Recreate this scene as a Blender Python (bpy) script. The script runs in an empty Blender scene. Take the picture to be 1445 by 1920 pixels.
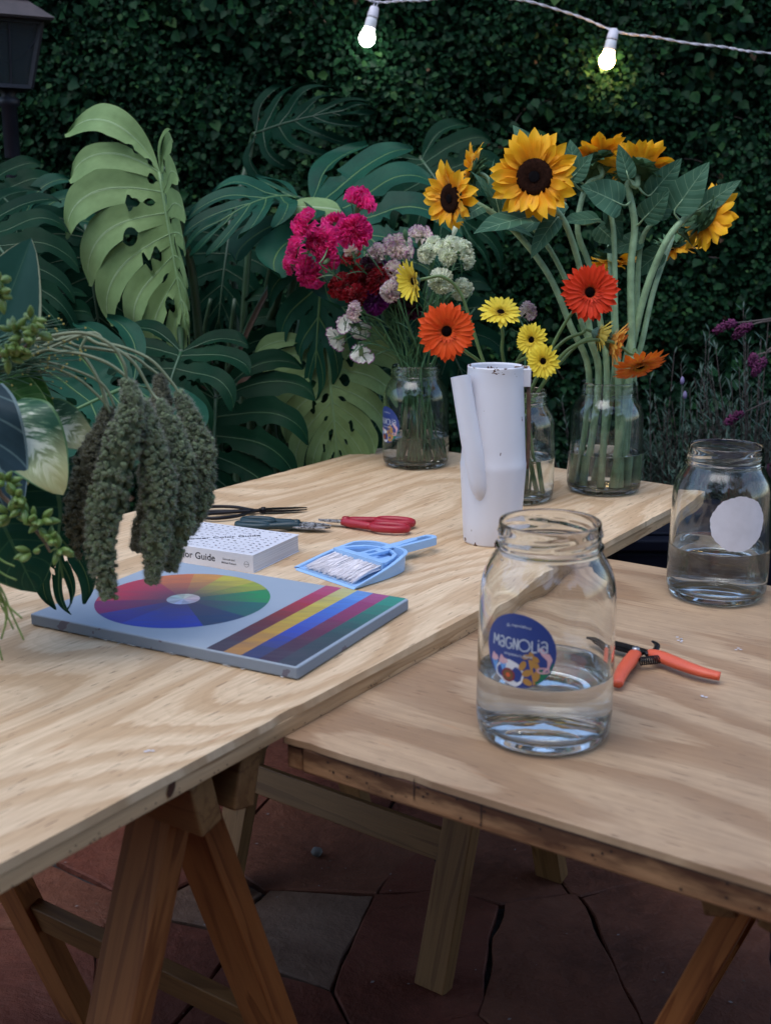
import bpy, math, random
import numpy as np
from mathutils import Vector, Matrix, noise as mnoise

random.seed(7); rng = np.random.default_rng(7)
S = bpy.context.scene
R = math.radians
# ------------------------------------------------------------------ camera
FPX, PITCH, CZ = 2150.0, R(13.8), 1.294
cam = bpy.data.cameras.new('camera'); camo = bpy.data.objects.new('camera', cam)
S.collection.objects.link(camo); S.camera = camo
camo.location = (0, 0, CZ); camo.rotation_euler = (math.pi/2 - PITCH, 0, 0)
cam.sensor_fit = 'VERTICAL'; cam.sensor_height = 36; cam.sensor_width = 36
cam.lens = FPX/1920*36; cam.clip_start = .05; cam.clip_end = 200
cam.dof.use_dof = True; cam.dof.focus_distance = 1.95; cam.dof.aperture_fstop = 6.3
# ------------------------------------------------------------------ world, sun, exposure
SUN_EL, SUN_ROT = R(66), R(215)
W = bpy.data.worlds.new('World'); S.world = W; W.use_nodes = True
wn = W.node_tree.nodes; wl = W.node_tree.links
sky = wn.new('ShaderNodeTexSky'); sky.sky_type = 'NISHITA'; sky.sun_disc = False
sky.sun_elevation = SUN_EL; sky.sun_rotation = SUN_ROT; sky.air_density = 1.2; sky.dust_density = 1.6; sky.ozone_density = 2.5
bg = wn['Background']; bg.inputs['Strength'].default_value = 0.15
wl.new(sky.outputs['Color'], bg.inputs['Color'])
sl = bpy.data.lights.new('sun', 'SUN'); sl.energy = .55; sl.angle = R(50); sl.color = (1, .97, .93)
so = bpy.data.objects.new('sun', sl); S.collection.objects.link(so)
sd = Vector((math.sin(SUN_ROT)*math.cos(SUN_EL), math.cos(SUN_ROT)*math.cos(SUN_EL), math.sin(SUN_EL)))
so.rotation_euler = sd.to_track_quat('Z', 'Y').to_euler()
vs = S.view_settings; vs.view_transform = 'Standard'; vs.look = 'None'; vs.gamma = 1; vs.use_curve_mapping = False
vs.exposure = 1.1
S.display_settings.display_device = 'sRGB'
cy = S.cycles; cy.max_bounces = 14; cy.transmission_bounces = 12; cy.transparent_max_bounces = 12
cy.glossy_bounces = 6; cy.diffuse_bounces = 4; cy.caustics_refractive = True; cy.caustics_reflective = False
cy.sample_clamp_indirect = 6; cy.blur_glossy = 0.5; cy.use_denoising = True

# ------------------------------------------------------------------ helpers
Fv = np.array([0, math.cos(PITCH), -math.sin(PITCH)]); Uv = np.array([0, math.sin(PITCH), math.cos(PITCH)]); Rv = np.array([1., 0, 0])
def ray(u, v): return Fv + Rv*(u-722.5)/FPX - Uv*(v-960)/FPX
def on(u, v, z):                       # the point of height z seen at picture point u, v
    r = ray(u, v); return np.array([0, 0, CZ]) + r*((z-CZ)/r[2])
def at(u, v, Y):                       # the point at distance Y seen at u, v
    r = ray(u, v); return np.array([0, 0, CZ]) + r*(Y/r[1])
T1, T2 = .765, .735
def nrm(v): v = np.asarray(v, float); return v/max(1e-12, np.linalg.norm(v))
def V3(*a): return np.array(a, float)

class MB:
    def __init__(s): s.v = []; s.f = []; s.m = []; s.st = []; s.n = 0
    def add(s, v, f, mi=0, st=None):
        v = np.asarray(v, float).reshape(-1, 3)
        s.v.append(v)
        s.f += [tuple(int(i)+s.n for i in q) for q in f]
        s.m += [mi]*len(f) if isinstance(mi, int) else list(mi)
        s.st.append(np.zeros((len(v), 3)) if st is None else np.asarray(st, float).reshape(-1, 3))
        s.n += len(v); return s
    def mesh(s, name, mats, off=(0, 0, 0), smooth=True):
        me = bpy.data.meshes.new(name)
        v = np.vstack(s.v) - np.asarray(off, float)
        me.from_pydata(v.tolist(), [], s.f)
        for m in (mats if isinstance(mats, (list, tuple)) else [mats]): me.materials.append(m)
        if len(s.f): me.polygons.foreach_set('material_index', s.m)
        a = me.attributes.new('st', 'FLOAT_VECTOR', 'POINT'); a.data.foreach_set('vector', np.vstack(s.st).ravel())
        if smooth: me.polygons.foreach_set('use_smooth', [True]*len(me.polygons))
        me.update(); return me
    def xf(s, M):                          # transform what has been collected by a 4x4
        M = np.array(M); s.v = [(v @ M[:3, :3].T) + M[:3, 3] for v in s.v]; return s
OFF = {}
def link(o, parent=None):
    S.collection.objects.link(o)
    if parent is not None: o.parent = parent
    return o
def tag(o, label=None, cat=None, group=None, kind=None):
    if label: o['label'] = label
    if cat: o['category'] = cat
    if group: o['group'] = group
    if kind: o['kind'] = kind
    return o
def thing(name, loc, label, cat, group=None):
    o = bpy.data.objects.new(name, None); o.empty_display_size = .02; o.location = tuple(loc)
    link(o); OFF[o.name] = np.array(loc, float); return tag(o, label, cat, group)
def part(name, mb, mats, parent=None, smooth=True, bevel=0, label=None):
    off = OFF.get(parent.name, np.zeros(3)) if parent is not None else np.zeros(3)
    o = bpy.data.objects.new(name, mb.mesh(name, mats, off, smooth)); link(o, parent); OFF[o.name] = off
    if bevel:
        b = o.modifiers.new('bevel', 'BEVEL'); b.width = bevel; b.segments = 2; b.limit_method = 'ANGLE'; b.angle_limit = R(40)
    if label: o['label'] = label
    return o
def inst(name, me, M, parent):             # a part from shared mesh data; M is in the parent's space
    o = bpy.data.objects.new(name, me); link(o, parent); o.matrix_local = M; return o
def lathe(mb, prof, n=48, c=(0, 0, 0), mi=0, rf=None):
    prof = list(prof); m = len(prof); vs_ = []; st = []
    for j, (r, z) in enumerate(prof):
        for i in range(n):
            a = 2*math.pi*i/n; rr = r + (rf(a, r, z, j) if rf else 0)
            vs_.append((c[0]+rr*math.cos(a), c[1]+rr*math.sin(a), c[2]+z)); st.append((i/n, z, r))
    fs = [(j*n+i, j*n+(i+1) % n, (j+1)*n+(i+1) % n, (j+1)*n+i) for j in range(m-1) for i in range(n)]
    if prof[0][0] < 1e-5: pass
    mb.add(vs_, fs, mi, st); return mb
def spline(P, n=24):
    P = [np.asarray(p, float) for p in P]
    if len(P) == 2: return [P[0]+(P[1]-P[0])*t for t in np.linspace(0, 1, n)]
    Q = [2*P[0]-P[1]] + P + [2*P[-1]-P[-2]]; out = []
    seg = len(P)-1
    for k in range(n):
        x = k/(n-1)*seg; i = min(int(x), seg-1); t = x-i
        a, b, c, d = Q[i:i+4]
        out.append(.5*((2*b)+(-a+c)*t+(2*a-5*b+4*c-d)*t*t+(-a+3*b-3*c+d)*t**3))
    return out
def tube(mb, P, r, n=8, mi=0, cap=True, flat=None, prof=None):
    P = [np.asarray(p, float) for p in P]; m = len(P)
    rr = [r]*m if np.isscalar(r) else [float(np.interp(i/(m-1), np.linspace(0, 1, len(r)), r)) for i in range(m)]
    T = [nrm(P[min(i+1, m-1)]-P[max(i-1, 0)]) for i in range(m)]
    a = np.array([0, 0, 1.]) if abs(T[0][2]) < .9 else np.array([1., 0, 0])
    N = nrm(np.cross(T[0], a)); vs_ = []; st = []; L = 0
    for i in range(m):
        N = nrm(N - T[i]*np.dot(N, T[i])); B = np.cross(T[i], N)
        if i: L += np.linalg.norm(P[i]-P[i-1])
        for k in range(n):
            th = 2*math.pi*k/n; q = 1 if prof is None else prof(th, i/(m-1))
            vs_.append(P[i] + rr[i]*q*(math.cos(th)*N + math.sin(th)*B*(flat or 1))); st.append((k/n, L, i/(m-1)))
    fs = [(i*n+k, i*n+(k+1) % n, (i+1)*n+(k+1) % n, (i+1)*n+k) for i in range(m-1) for k in range(n)]
    if cap: fs += [tuple(range(n))[::-1], tuple((m-1)*n+k for k in range(n))]
    mb.add(vs_, fs, mi, st); return mb
def box(mb, c, ax, ay, az, sx, sy, sz, mi=0):   # a block centred at c; st keeps metres along each side
    c = np.asarray(c, float); vs_ = []; st = []
    for k in (-1, 1):
        for j in (-1, 1):
            for i in (-1, 1):
                vs_.append(c + ax*i*sx/2 + ay*j*sy/2 + az*k*sz/2); st.append((i*sx/2, j*sy/2, k*sz/2))
    fs = [(0, 2, 3, 1), (4, 5, 7, 6), (0, 1, 5, 4), (2, 6, 7, 3), (0, 4, 6, 2), (1, 3, 7, 5)]
    if np.dot(np.cross(ax, ay), az) < 0: fs = [f[::-1] for f in fs]
    mb.add(vs_, fs, mi, st); return mb
def beam(mb, p, q, w, h, up=(0, 0, 1), mi=0, shift=0):  # a square timber from p to q
    p = np.asarray(p, float); q = np.asarray(q, float); ax = nrm(q-p); ay = nrm(np.cross(up, ax)); az = np.cross(ax, ay)
    box(mb, (p+q)/2, ax, ay, az, np.linalg.norm(q-p), w, h, mi)
    mb.st[-1] = mb.st[-1] + np.array([shift, 0, 0]); return mb
def prism(mb, pts, z0, z1, mi=0):               # a flat outline with thickness
    n = len(pts); v = [(x, y, z0) for x, y in pts]+[(x, y, z1) for x, y in pts]
    f = [tuple(range(n))[::-1], tuple(range(n, 2*n))]+[(i, (i+1) % n, n+(i+1) % n, n+i) for i in range(n)]
    mb.add(v, f, mi, [(a, b, c) for a, b, c in v]); return mb
def frame(o, x, y, z):
    M = Matrix.Identity(4)
    for i, a in enumerate((x, y, z)):
        for j in range(3): M[j][i] = float(a[j])
    for j in range(3): M[j][3] = float(o[j])
    return M
def facing(o, n, roll=0, up=(0, 0, 1)):         # a frame at o with its z axis along n
    n = nrm(n); u = np.asarray(up, float)
    if abs(np.dot(u, n)) > .98: u = V3(0, 1, 0)
    x = nrm(np.cross(u, n)); y = np.cross(n, x)
    c, s = math.cos(roll), math.sin(roll)
    return frame(o, x*c+y*s, y*c-x*s, n)

# ------------------------------------------------------------------ materials
class NM:
    def __init__(s, name):
        s.m = bpy.data.materials.new(name); s.m.use_nodes = True; s.t = s.m.node_tree; s.N = s.t.nodes; s.L = s.t.links
        s.b = s.N['Principled BSDF']; s.out = s.N['Material Output']
    def n(s, typ, **k):
        x = s.N.new('ShaderNode'+typ)
        for a, b in k.items(): setattr(x, a, b)
        return x
    def set(s, x, k, v):
        if hasattr(v, 'links') or isinstance(v, bpy.types.NodeSocket): s.L.new(v, x.inputs[k])
        else: x.inputs[k].default_value = v
    def math(s, op, a, b=0, c=0, clamp=False):
        x = s.n('Math', operation=op, use_clamp=clamp); s.set(x, 0, a); s.set(x, 1, b)
        if op in ('MULTIPLY_ADD', 'SMOOTH_MIN', 'COMPARE'): s.set(x, 2, c)
        return x.outputs[0]
    def st(s, name='st'): return s.n('Attribute', attribute_name=name).outputs['Vector']
    def sep(s, v):
        x = s.n('SeparateXYZ'); s.set(x, 0, v); return x.outputs
    def comb(s, a, b, c=0):
        x = s.n('CombineXYZ'); s.set(x, 0, a); s.set(x, 1, b); s.set(x, 2, c); return x.outputs[0]
    def scale(s, v, sc, loc=(0, 0, 0)):
        x = s.n('Mapping'); s.set(x, 0, v); s.set(x, 1, loc); s.set(x, 3, sc); return x.outputs[0]
    def noise(s, v, sc=5, det=2, rough=.5, dist=0):
        x = s.n('TexNoise'); s.set(x, 'Vector', v); s.set(x, 'Scale', sc); s.set(x, 'Detail', det); s.set(x, 'Roughness', rough); s.set(x, 'Distortion', dist)
        return x.outputs['Fac']
    def ramp(s, f, stops, interp='LINEAR'):
        x = s.n('ValToRGB'); s.set(x, 0, f); e = x.color_ramp; e.interpolation = interp
        while len(e.elements) < len(stops): e.elements.new(.5)
        for q, (p, c) in zip(e.elements, stops):
            q.position = p; q.color = (c, c, c, 1) if np.isscalar(c) else (*c, 1)
        return x.outputs[0]
    def mix(s, f, a, b, typ='MIX'):
        x = s.n('Mix', data_type='RGBA', blend_type=typ)
        s.set(x, 0, f)
        for k, c in ((6, a), (7, b)):
            if isinstance(c, tuple): c = (*c, 1) if len(c) == 3 else c
            s.set(x, k, c)
        return x.outputs[2]
    def bump(s, h, st=.3, d=.002):
        x = s.n('Bump'); s.set(x, 'Height', h); s.set(x, 'Strength', st); s.set(x, 'Distance', d); s.L.new(x.outputs[0], s.b.inputs['Normal']); return x
    def col(s, c): s.set(s.b, 'Base Color', (*c, 1) if isinstance(c, tuple) and len(c) == 3 else c)
    def rough(s, r): s.set(s.b, 'Roughness', r)
    def obj(s): return s.n('TexCoord').outputs['Object']

def simple(name, c, rough=.5, var=.15, sc=30, metal=0, bump=0, spec=None):
    m = NM(name); o = m.obj(); n = m.noise(o, sc, 3)
    lo = tuple(x*(1-var) for x in c); hi = tuple(min(1, x*(1+var)) for x in c)
    m.col(m.ramp(n, [(.3, lo), (.7, hi)])); m.rough(m.math('MULTIPLY_ADD', n, .15, rough-.07)); m.set(m.b, 'Metallic', metal)
    if spec is not None: m.set(m.b, 'Specular IOR Level', spec)
    if bump: m.bump(m.noise(o, sc*4, 3), bump, .001)
    return m.m

def foliage(name, dark, light, vein=None, lats=7, rough=.4, trans=.15, vw=.03, edge=None, var=.25, under=None, slant=.55, vstr=.8, spec=.14):
    m = NM(name); a = m.st(); u, t, w = m.sep(a)[0], m.sep(a)[1], m.sep(a)[2]
    o = m.obj(); n = m.noise(o, 9, 4, .6)
    c = m.ramp(n, [(.3, dark), (.72, light)])
    if vein:
        au = m.math('ABSOLUTE', u)
        mid = m.math('SMOOTH_MIN', 1, m.math('DIVIDE', vw, m.math('ADD', au, .001)), .1)
        mid = m.math('MULTIPLY', m.math('LESS_THAN', au, vw), 1)
        x = m.math('FRACT', m.math('SUBTRACT', m.math('MULTIPLY', t, lats), m.math('MULTIPLY', au, slant*lats/3)))
        lat = m.math('MULTIPLY', m.math('LESS_THAN', m.math('ABSOLUTE', m.math('SUBTRACT', x, .5)), .045 if lats else -1), .6)
        f = m.math('MULTIPLY', m.math('MAXIMUM', mid, lat), vstr)
        c = m.mix(f, c, vein)
        m.bump(m.math('MULTIPLY', m.math('ABSOLUTE', m.math('SUBTRACT', x, .5)), 1), .35, .004)
    if edge:
        c = m.mix(m.math('MULTIPLY', m.math('GREATER_THAN', m.math('ABSOLUTE', u), .93), .8), c, edge)
    if under:
        g = m.n('NewGeometry').outputs['Backfacing']; c = m.mix(g, c, under)
    m.col(c); m.rough(rough); m.set(m.b, 'Specular IOR Level', spec)
    tr = m.n('BsdfTranslucent'); m.L.new(c if isinstance(c, bpy.types.NodeSocket) else m.b.inputs[0], tr.inputs[0])
    mx = m.n('MixShader'); m.set(mx, 0, trans); m.L.new(m.b.outputs[0], mx.inputs[1]); m.L.new(tr.outputs[0], mx.inputs[2]); m.L.new(mx.outputs[0], m.out.inputs[0])
    return m.m

def plywood(name, cream, tan, k, sx, sy, seed, soft=.1, dirt=.0, contrast=1):
    m = NM(name); a = m.st(); sp = m.sep(a)
    v = m.scale(a, (sx, sy, 1), (seed, seed*.7, 0))
    big = m.noise(v, 1.0, 1.2, .45, .35)
    zig = m.noise(m.scale(a, (6, 85, 1)), 1, 3, .65)
    h = m.math('MULTIPLY_ADD', zig, .055, big)
    b = m.math('FRACT', m.math('MULTIPLY', h, k))
    band = m.ramp(b, [(0, 0), (.42, .10), (.42+soft, 1), (.80, .80), (1-soft, .5), (1, 0)])
    c = m.mix(m.math('MULTIPLY', band, contrast), cream, tan)
    b2 = m.math('FRACT', m.math('MULTIPLY', m.math('MULTIPLY_ADD', zig, .02, big), k*4.3))
    c = m.mix(m.ramp(b2, [(0, 0), (.5, .04), (.9, .18), (1, 0)]), c, tuple(x*.78 for x in tan))
    fine = m.noise(m.scale(a, (7, 190, 1)), 1, 5, .7)
    c = m.mix(m.ramp(fine, [(.42, .0), (.62, .32)]), c, tuple(x*.62 for x in tan))
    blot = m.noise(a, 3.5, 3, .6)
    c = m.mix(m.ramp(blot, [(.42, 0.0), (.7, .35)]), c, tuple(x*.9 for x in tan))
    # short dark checks along the grain, orange resin streaks
    ck = m.noise(m.scale(a, (26, 330, 1)), 1, 1)
    c = m.mix(m.ramp(ck, [(.69, 0), (.72, .8)]), c, (.13, .07, .04))
    rs = m.noise(m.scale(a, (11, 75, 1), (4, 9, 0)), 1, 1)
    c = m.mix(m.ramp(rs, [(.70, 0), (.79, .5)]), c, (.42, .19, .08))
    if dirt: c = m.mix(m.ramp(m.noise(a, 7, 5, .7), [(.4, 0), (.75, dirt)]), c, (.16, .12, .09))
    m.col(c); m.rough(.55); m.set(m.b, 'Specular IOR Level', .35)
    m.bump(fine, .12, .001); return m.m

def timber(name, lo, hi, sc=26, rough=.55, stain=None, nails=False):
    m = NM(name); a = m.st(); n = m.noise(m.scale(a, (1.6, sc, sc)), 1, 3, .55, .5)
    g = m.math('FRACT', m.math('MULTIPLY', n, 5))
    c = m.mix(m.ramp(g, [(0, .1), (.6, .35), (.9, 1), (1, .1)]), hi, lo)
    f = m.noise(m.scale(a, (12, 300, 300)), 1, 3)
    c = m.mix(m.ramp(f, [(.4, 0), (.8, .3)]), c, tuple(x*.5 for x in lo))
    if stain:
        s1 = m.noise(m.scale(a, (7, 1, 30)), 1, 4, .7)
        up = m.sep(a)[2]
        s1 = m.math('ADD', s1, m.math('MULTIPLY', up, 11))
        c = m.mix(m.ramp(s1, [(.36, .05), (.60, .85)]), c, stain)
    if nails:
        vo = m.n('TexVoronoi'); m.set(vo, 'Vector', m.scale(a, (90, 90, 150))); m.set(vo, 'Scale', 1.0)
        d = m.math('LESS_THAN', vo.outputs['Distance'], .13)
        low = m.math('LESS_THAN', m.math('ABSOLUTE', m.math('ADD', m.sep(a)[2], .005)), .004)
        c = m.mix(m.math('MULTIPLY', m.math('MULTIPLY', d, low), .85), c, (.03, .015, .01))
    m.col(c); m.rough(rough); m.set(m.b, 'Specular IOR Level', .3); m.bump(f, .2, .001); return m.m

M = {}
M['ply1'] = plywood('pine_plywood', (.74, .56, .365), (.49, .31, .165), 13, 1.0, 3.7, 3.1, .09, 0, .74)
M['ply2'] = plywood('grey_plywood', (.50, .345, .21), (.315, .19, .105), 9, .9, 3.4, 8.3, .08, .30, .95)
M['edge1'] = timber('pine_edging', (.34, .20, .095), (.58, .39, .22), 30, nails=True)
M['edge2'] = timber('stained_edging', (.20, .09, .04), (.42, .24, .12), 30, stain=(.040, .014, .009), nails=True)
M['trestle'] = timber('trestle_pine', (.19, .062, .019), (.35, .135, .042), 22)
M['trestle2'] = timber('pale_trestle_pine', (.14, .066, .024), (.235, .122, .046), 22)
def glass(name, tint=(.93, .97, .95), ior=1.47):
    m = NM(name); g = m.n('BsdfGlass'); m.set(g, 'Color', (*tint, 1)); m.set(g, 'Roughness', 0); m.set(g, 'IOR', ior)
    m.L.new(g.outputs[0], m.out.inputs[0]); return m.m
M['glass'] = glass('clear_glass', (.984, .992, .990)); M['water'] = glass('clear_water', (.992, .998, .997), 1.33)
M['paper'] = simple('white_paper', (.60, .60, .66), .6, .05, 60)
M['black'] = simple('black_iron', (.012, .011, .013), .38, .3, 60, .6)
M['white'] = simple('white_plastic', (.72, .72, .74), .4, .03)

# ------------------------------------------------------------------ ground and paving
gm = NM('soil'); o_ = gm.obj(); gm.col(gm.ramp(gm.noise(o_, 18, 6, .7), [(.3, (.006, .005, .005)), (.75, (.03, .022, .018))])); gm.rough(.9); gm.bump(gm.noise(o_, 40, 5), .8, .01)
mb = MB(); mb.add([(-60, -60, -.03), (60, -60, -.03), (60, 60, -.03), (-60, 60, -.03)], [(0, 1, 2, 3)])
tag(part('ground', mb, gm.m, smooth=False), kind='structure')
mm_ = NM('dark_mortar'); o_ = mm_.obj(); mm_.col(mm_.ramp(mm_.noise(o_, 60, 6, .7), [(.3, (.008, .008, .009)), (.62, (.022, .022, .024)), (.8, (.045, .045, .045))])); mm_.rough(.9); mm_.bump(mm_.noise(o_, 120, 4), .9, .006)
mb = MB(); n_ = 60; xs = np.linspace(-2.4, 2.4, n_); ys = np.linspace(-.9, 2.95, n_)
mb.add([(x, y, -.014+.004*mnoise.noise(Vector((x*9, y*9, 0)))) for y in ys for x in xs], [(j*n_+i, j*n_+i+1, (j+1)*n_+i+1, (j+1)*n_+i) for j in range(n_-1) for i in range(n_-1)])
patio = tag(part('patio', mb, mm_.m), kind='structure')
def stone_mat(name, a, b, c):
    m = NM(name); o = m.obj(); n1 = m.noise(o, 3.5, 6, .65, .4); n2 = m.noise(o, 30, 5, .7)
    col = m.ramp(n1, [(.28, a), (.5, b), (.75, c)])
    col = m.mix(m.ramp(n2, [(.45, 0), (.8, .4)]), col, tuple(min(1, x*2.0) for x in b))
    sp = m.noise(o, 170, 2); col = m.mix(m.ramp(sp, [(.76, 0), (.8, .5)]), col, (.30, .26, .26))
    m.col(col); m.rough(m.math('MULTIPLY_ADD', n2, .3, .55)); m.set(m.b, 'Specular IOR Level', .22); fl_ = m.math('FRACT', m.math('MULTIPLY', n1, 6)); m.bump(m.math('ADD', m.math('ADD', m.math('MULTIPLY', n1, 2), n2), m.math('MULTIPLY', fl_, .35)), .7, .008); return m.m
M['stone'] = stone_mat('red_slate', (.060, .018, .011), (.108, .033, .020), (.155, .060, .037))
M['stone2'] = stone_mat('brown_slate', (.065, .024, .014), (.120, .044, .025), (.165, .073, .044))
M['stone3'] = stone_mat('pale_slate', (.085, .046, .031), (.135, .080, .054), (.185, .118, .082))
seedpx = [(150, 1690), (60, 1880), (285, 1800), (200, 1890), (430, 1870), (560, 1750), (420, 1690), (600, 1590), (440, 1560), (735, 1635), (760, 1780), (890, 1620), (1000, 1810), (1290, 1790), (1090, 1590), (720, 1470), (840, 1480), (820, 1900), (1400, 1650), (290, 1840), (300, 1600), (1130, 1480), (1360, 1520)]
seeds = [on(u, v, 0)[:2] for u, v in seedpx]; pale = {5: 'stone3', 6: 'stone3', 0: 'stone2', 12: 'stone2', 7: 'stone2'}
tries = 0
while len(seeds) < 95 and tries < 20000:
    tries += 1; q = np.array([random.uniform(-2.3, 2.3), random.uniform(-.8, 2.9)])
    if min(np.linalg.norm(q-s) for s in seeds) > random.choice([.24, .34, .46]): seeds.append(q)
def clip(poly, n, d):
    out = []
    for i in range(len(poly)):
        a, b = poly[i], poly[(i+1) % len(poly)]; da, db = np.dot(a, n)-d, np.dot(b, n)-d
        if da <= 0: out.append(a)
        if da*db < 0: out.append(a+(b-a)*(da/(da-db)))
    return out
wts = [random.uniform(-.028, .028) for _ in seeds]; wts[5] = .02; wts[6] = 0
for i, s in enumerate(seeds):
    poly = [np.array(p, float) for p in ((-2.35, -.85), (2.35, -.85), (2.35, 2.93), (-2.35, 2.93))]
    for j, q in enumerate(seeds):
        if i != j and np.linalg.norm(q-s) < 1.6:
            n = nrm(q-s); poly = clip(poly, n, np.dot((s+q)/2, n)+(wts[i]-wts[j])/(2*np.linalg.norm(q-s))-random.choice([.002, .0032, .005]))
            if len(poly) < 3: break
    if len(poly) < 3: continue
    pts = []
    for k in range(len(poly)):
        a, b = poly[k], poly[(k+1) % len(poly)]; L = np.linalg.norm(b-a); ns = max(1, int(L/.035))
        for t in range(ns):
            p = a+(b-a)*t/ns; w = mnoise.noise_vector(Vector((p[0]*11+i*3.1, p[1]*11, i)))
            c = np.array([w.x, w.y])*.011; p = p + c; pts.append(p)
    n = len(pts); h = random.uniform(-.003, .003); mb = MB()
    v = [(p[0], p[1], -.03) for p in pts]+[(p[0], p[1], h-.0035) for p in pts]
    inn = [p+nrm(s-p)*.0035 for p in pts]; v += [(p[0], p[1], h) for p in inn]+[(s[0], s[1], h+random.uniform(-.002, .002))]
    f = [(k, (k+1) % n, n+(k+1) % n, n+k) for k in range(n)]+[(n+k, n+(k+1) % n, 2*n+(k+1) % n, 2*n+k) for k in range(n)]+[(2*n+k, 2*n+(k+1) % n, 3*n) for k in range(n)]
    mb.add(v, f); part('flagstone', mb, M[pale.get(i, random.choice(['stone', 'stone', 'stone2']))], patio, smooth=False)

# ------------------------------------------------------------------ garden wall with creeping fig
WY = 3.92
wm = NM('old_render'); o_ = wm.obj(); wm.col(wm.ramp(wm.noise(o_, 6, 6, .7), [(.3, (.012, .012, .011)), (.7, (.045, .04, .036))])); wm.rough(.9)
wall = thing('garden_wall', (0, WY, 0), 'tall garden wall covered all over in small dark green creeping leaves', 'wall')
mb = MB(); box(mb, (0, WY+.125, 1.45), V3(1, 0, 0), V3(0, 1, 0), V3(0, 0, 1), 9.0, .25, 2.96); part('wall_core', mb, wm.m, wall, smooth=False)
def leaf_cloud(name, N, xr, zr, size, mat, parent, seed=1, twigs=0):
    r = np.random.default_rng(seed); x = r.uniform(*xr, N); z = r.uniform(*zr, N)
    lump = np.zeros(N)
    for k in range(7):
        fx, fz, ph, ph2 = r.uniform(2, 16), r.uniform(2, 14), r.uniform(0, 6.28), r.uniform(0, 6.28)
        lump += np.sin(x*fx+ph+1.3*np.sin(z*fz*.6))*np.sin(z*fz+ph2+np.sin(x*fx*.5))/ (1+k*.3)
    lump = lump/2.2
    y = -.075 - .045*lump - .085*r.random(N)**1.3
    s = size*r.uniform(.55, 1.25, N)*(1+.15*lump)
    nx = r.normal(0, .5, N); nz = r.normal(.45, .45, N); ny = -np.ones(N)*r.uniform(.5, 1.2, N)
    n = np.stack([nx, ny, nz], 1); n /= np.linalg.norm(n, axis=1)[:, None]
    d = np.stack([r.normal(0, .8, N), r.normal(-.2, .3, N), r.normal(-.8, .5, N)], 1)
    d -= n*np.sum(n*d, 1)[:, None]; d /= np.linalg.norm(d, axis=1)[:, None]; b = np.cross(n, d)
    c = np.stack([x, y, z], 1); s3 = s[:, None]
    tpl = [(0, 0, 0), (.30, .42, .10), (.62, .36, .08), (1, 0, -.12), (.62, -.36, .08), (.30, -.42, .10)]
    vv = np.stack([c + d*s3*t + b*s3*w + n*s3*h for t, w, h in tpl], 1).reshape(-1, 3)
    base = (np.arange(N)*6)[:, None]
    faces = np.concatenate([base+np.array([[0, 1, 2, 3]]), base+np.array([[0, 3, 4, 5]])], 1).reshape(-1, 4)
    me = bpy.data.meshes.new(name); me.vertices.add(len(vv)); me.vertices.foreach_set('co', vv.ravel())
    me.loops.add(faces.size); me.loops.foreach_set('vertex_index', faces.ravel())
    me.polygons.add(len(faces)); me.polygons.foreach_set('loop_start', np.arange(len(faces))*4)
    try: me.polygons.foreach_set('loop_total', np.full(len(faces), 4))
    except Exception: pass
    me.materials.append(mat); me.update(calc_edges=True)
    hue = np.repeat(np.clip(r.normal(.42, .2, N)+.16*lump, 0, 1), 6); a = me.attributes.new('st', 'FLOAT_VECTOR', 'POINT')
    a.data.foreach_set('vector', np.stack([hue, np.repeat(r.random(N), 6), np.zeros(N*6)], 1).ravel())
    o = bpy.data.objects.new(name, me); link(o, parent); o['kind'] = 'stuff'; return o
im = NM('creeping_fig'); a_ = im.sep(im.st())
c_ = im.ramp(a_[0], [(0, (.002, .011, .005)), (.45, (.005, .026, .011)), (.75, (.011, .045, .015)), (1, (.032, .074, .020))])
c_ = im.mix(im.math('GREATER_THAN', a_[1], .996), c_, (.10, .06, .035)); im.col(c_); im.rough(.5); im.set(im.b, 'Specular IOR Level', .07)
M['fig'] = im.m
leaf_cloud('ivy', 175000, (-1.9, 1.9), (.25, 2.35), .0195, M['fig'], wall, 3)
leaf_cloud('ivy', 50000, (-4.5, 4.5), (.1, 2.95), .036, M['fig'], wall, 5)
mb = MB(); r_ = random.Random(4)
for k in range(90):
    x, z = r_.uniform(-2, 2), r_.uniform(.4, 2.4); a = r_.uniform(0, 6.28); P = []
    for j in range(5):
        P.append((x, -.10-.03*r_.random(), z)); x += .04*math.cos(a); z += .04*math.sin(a); a += r_.uniform(-.6, .6)
    tube(mb, [np.array(p)+V3(0, WY, 0) for p in spline(P, 8)], .0022, 4)
part('vine_stems', mb, simple('dry_vine', (.13, .10, .085), .8), wall)['kind'] = 'stuff'

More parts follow.
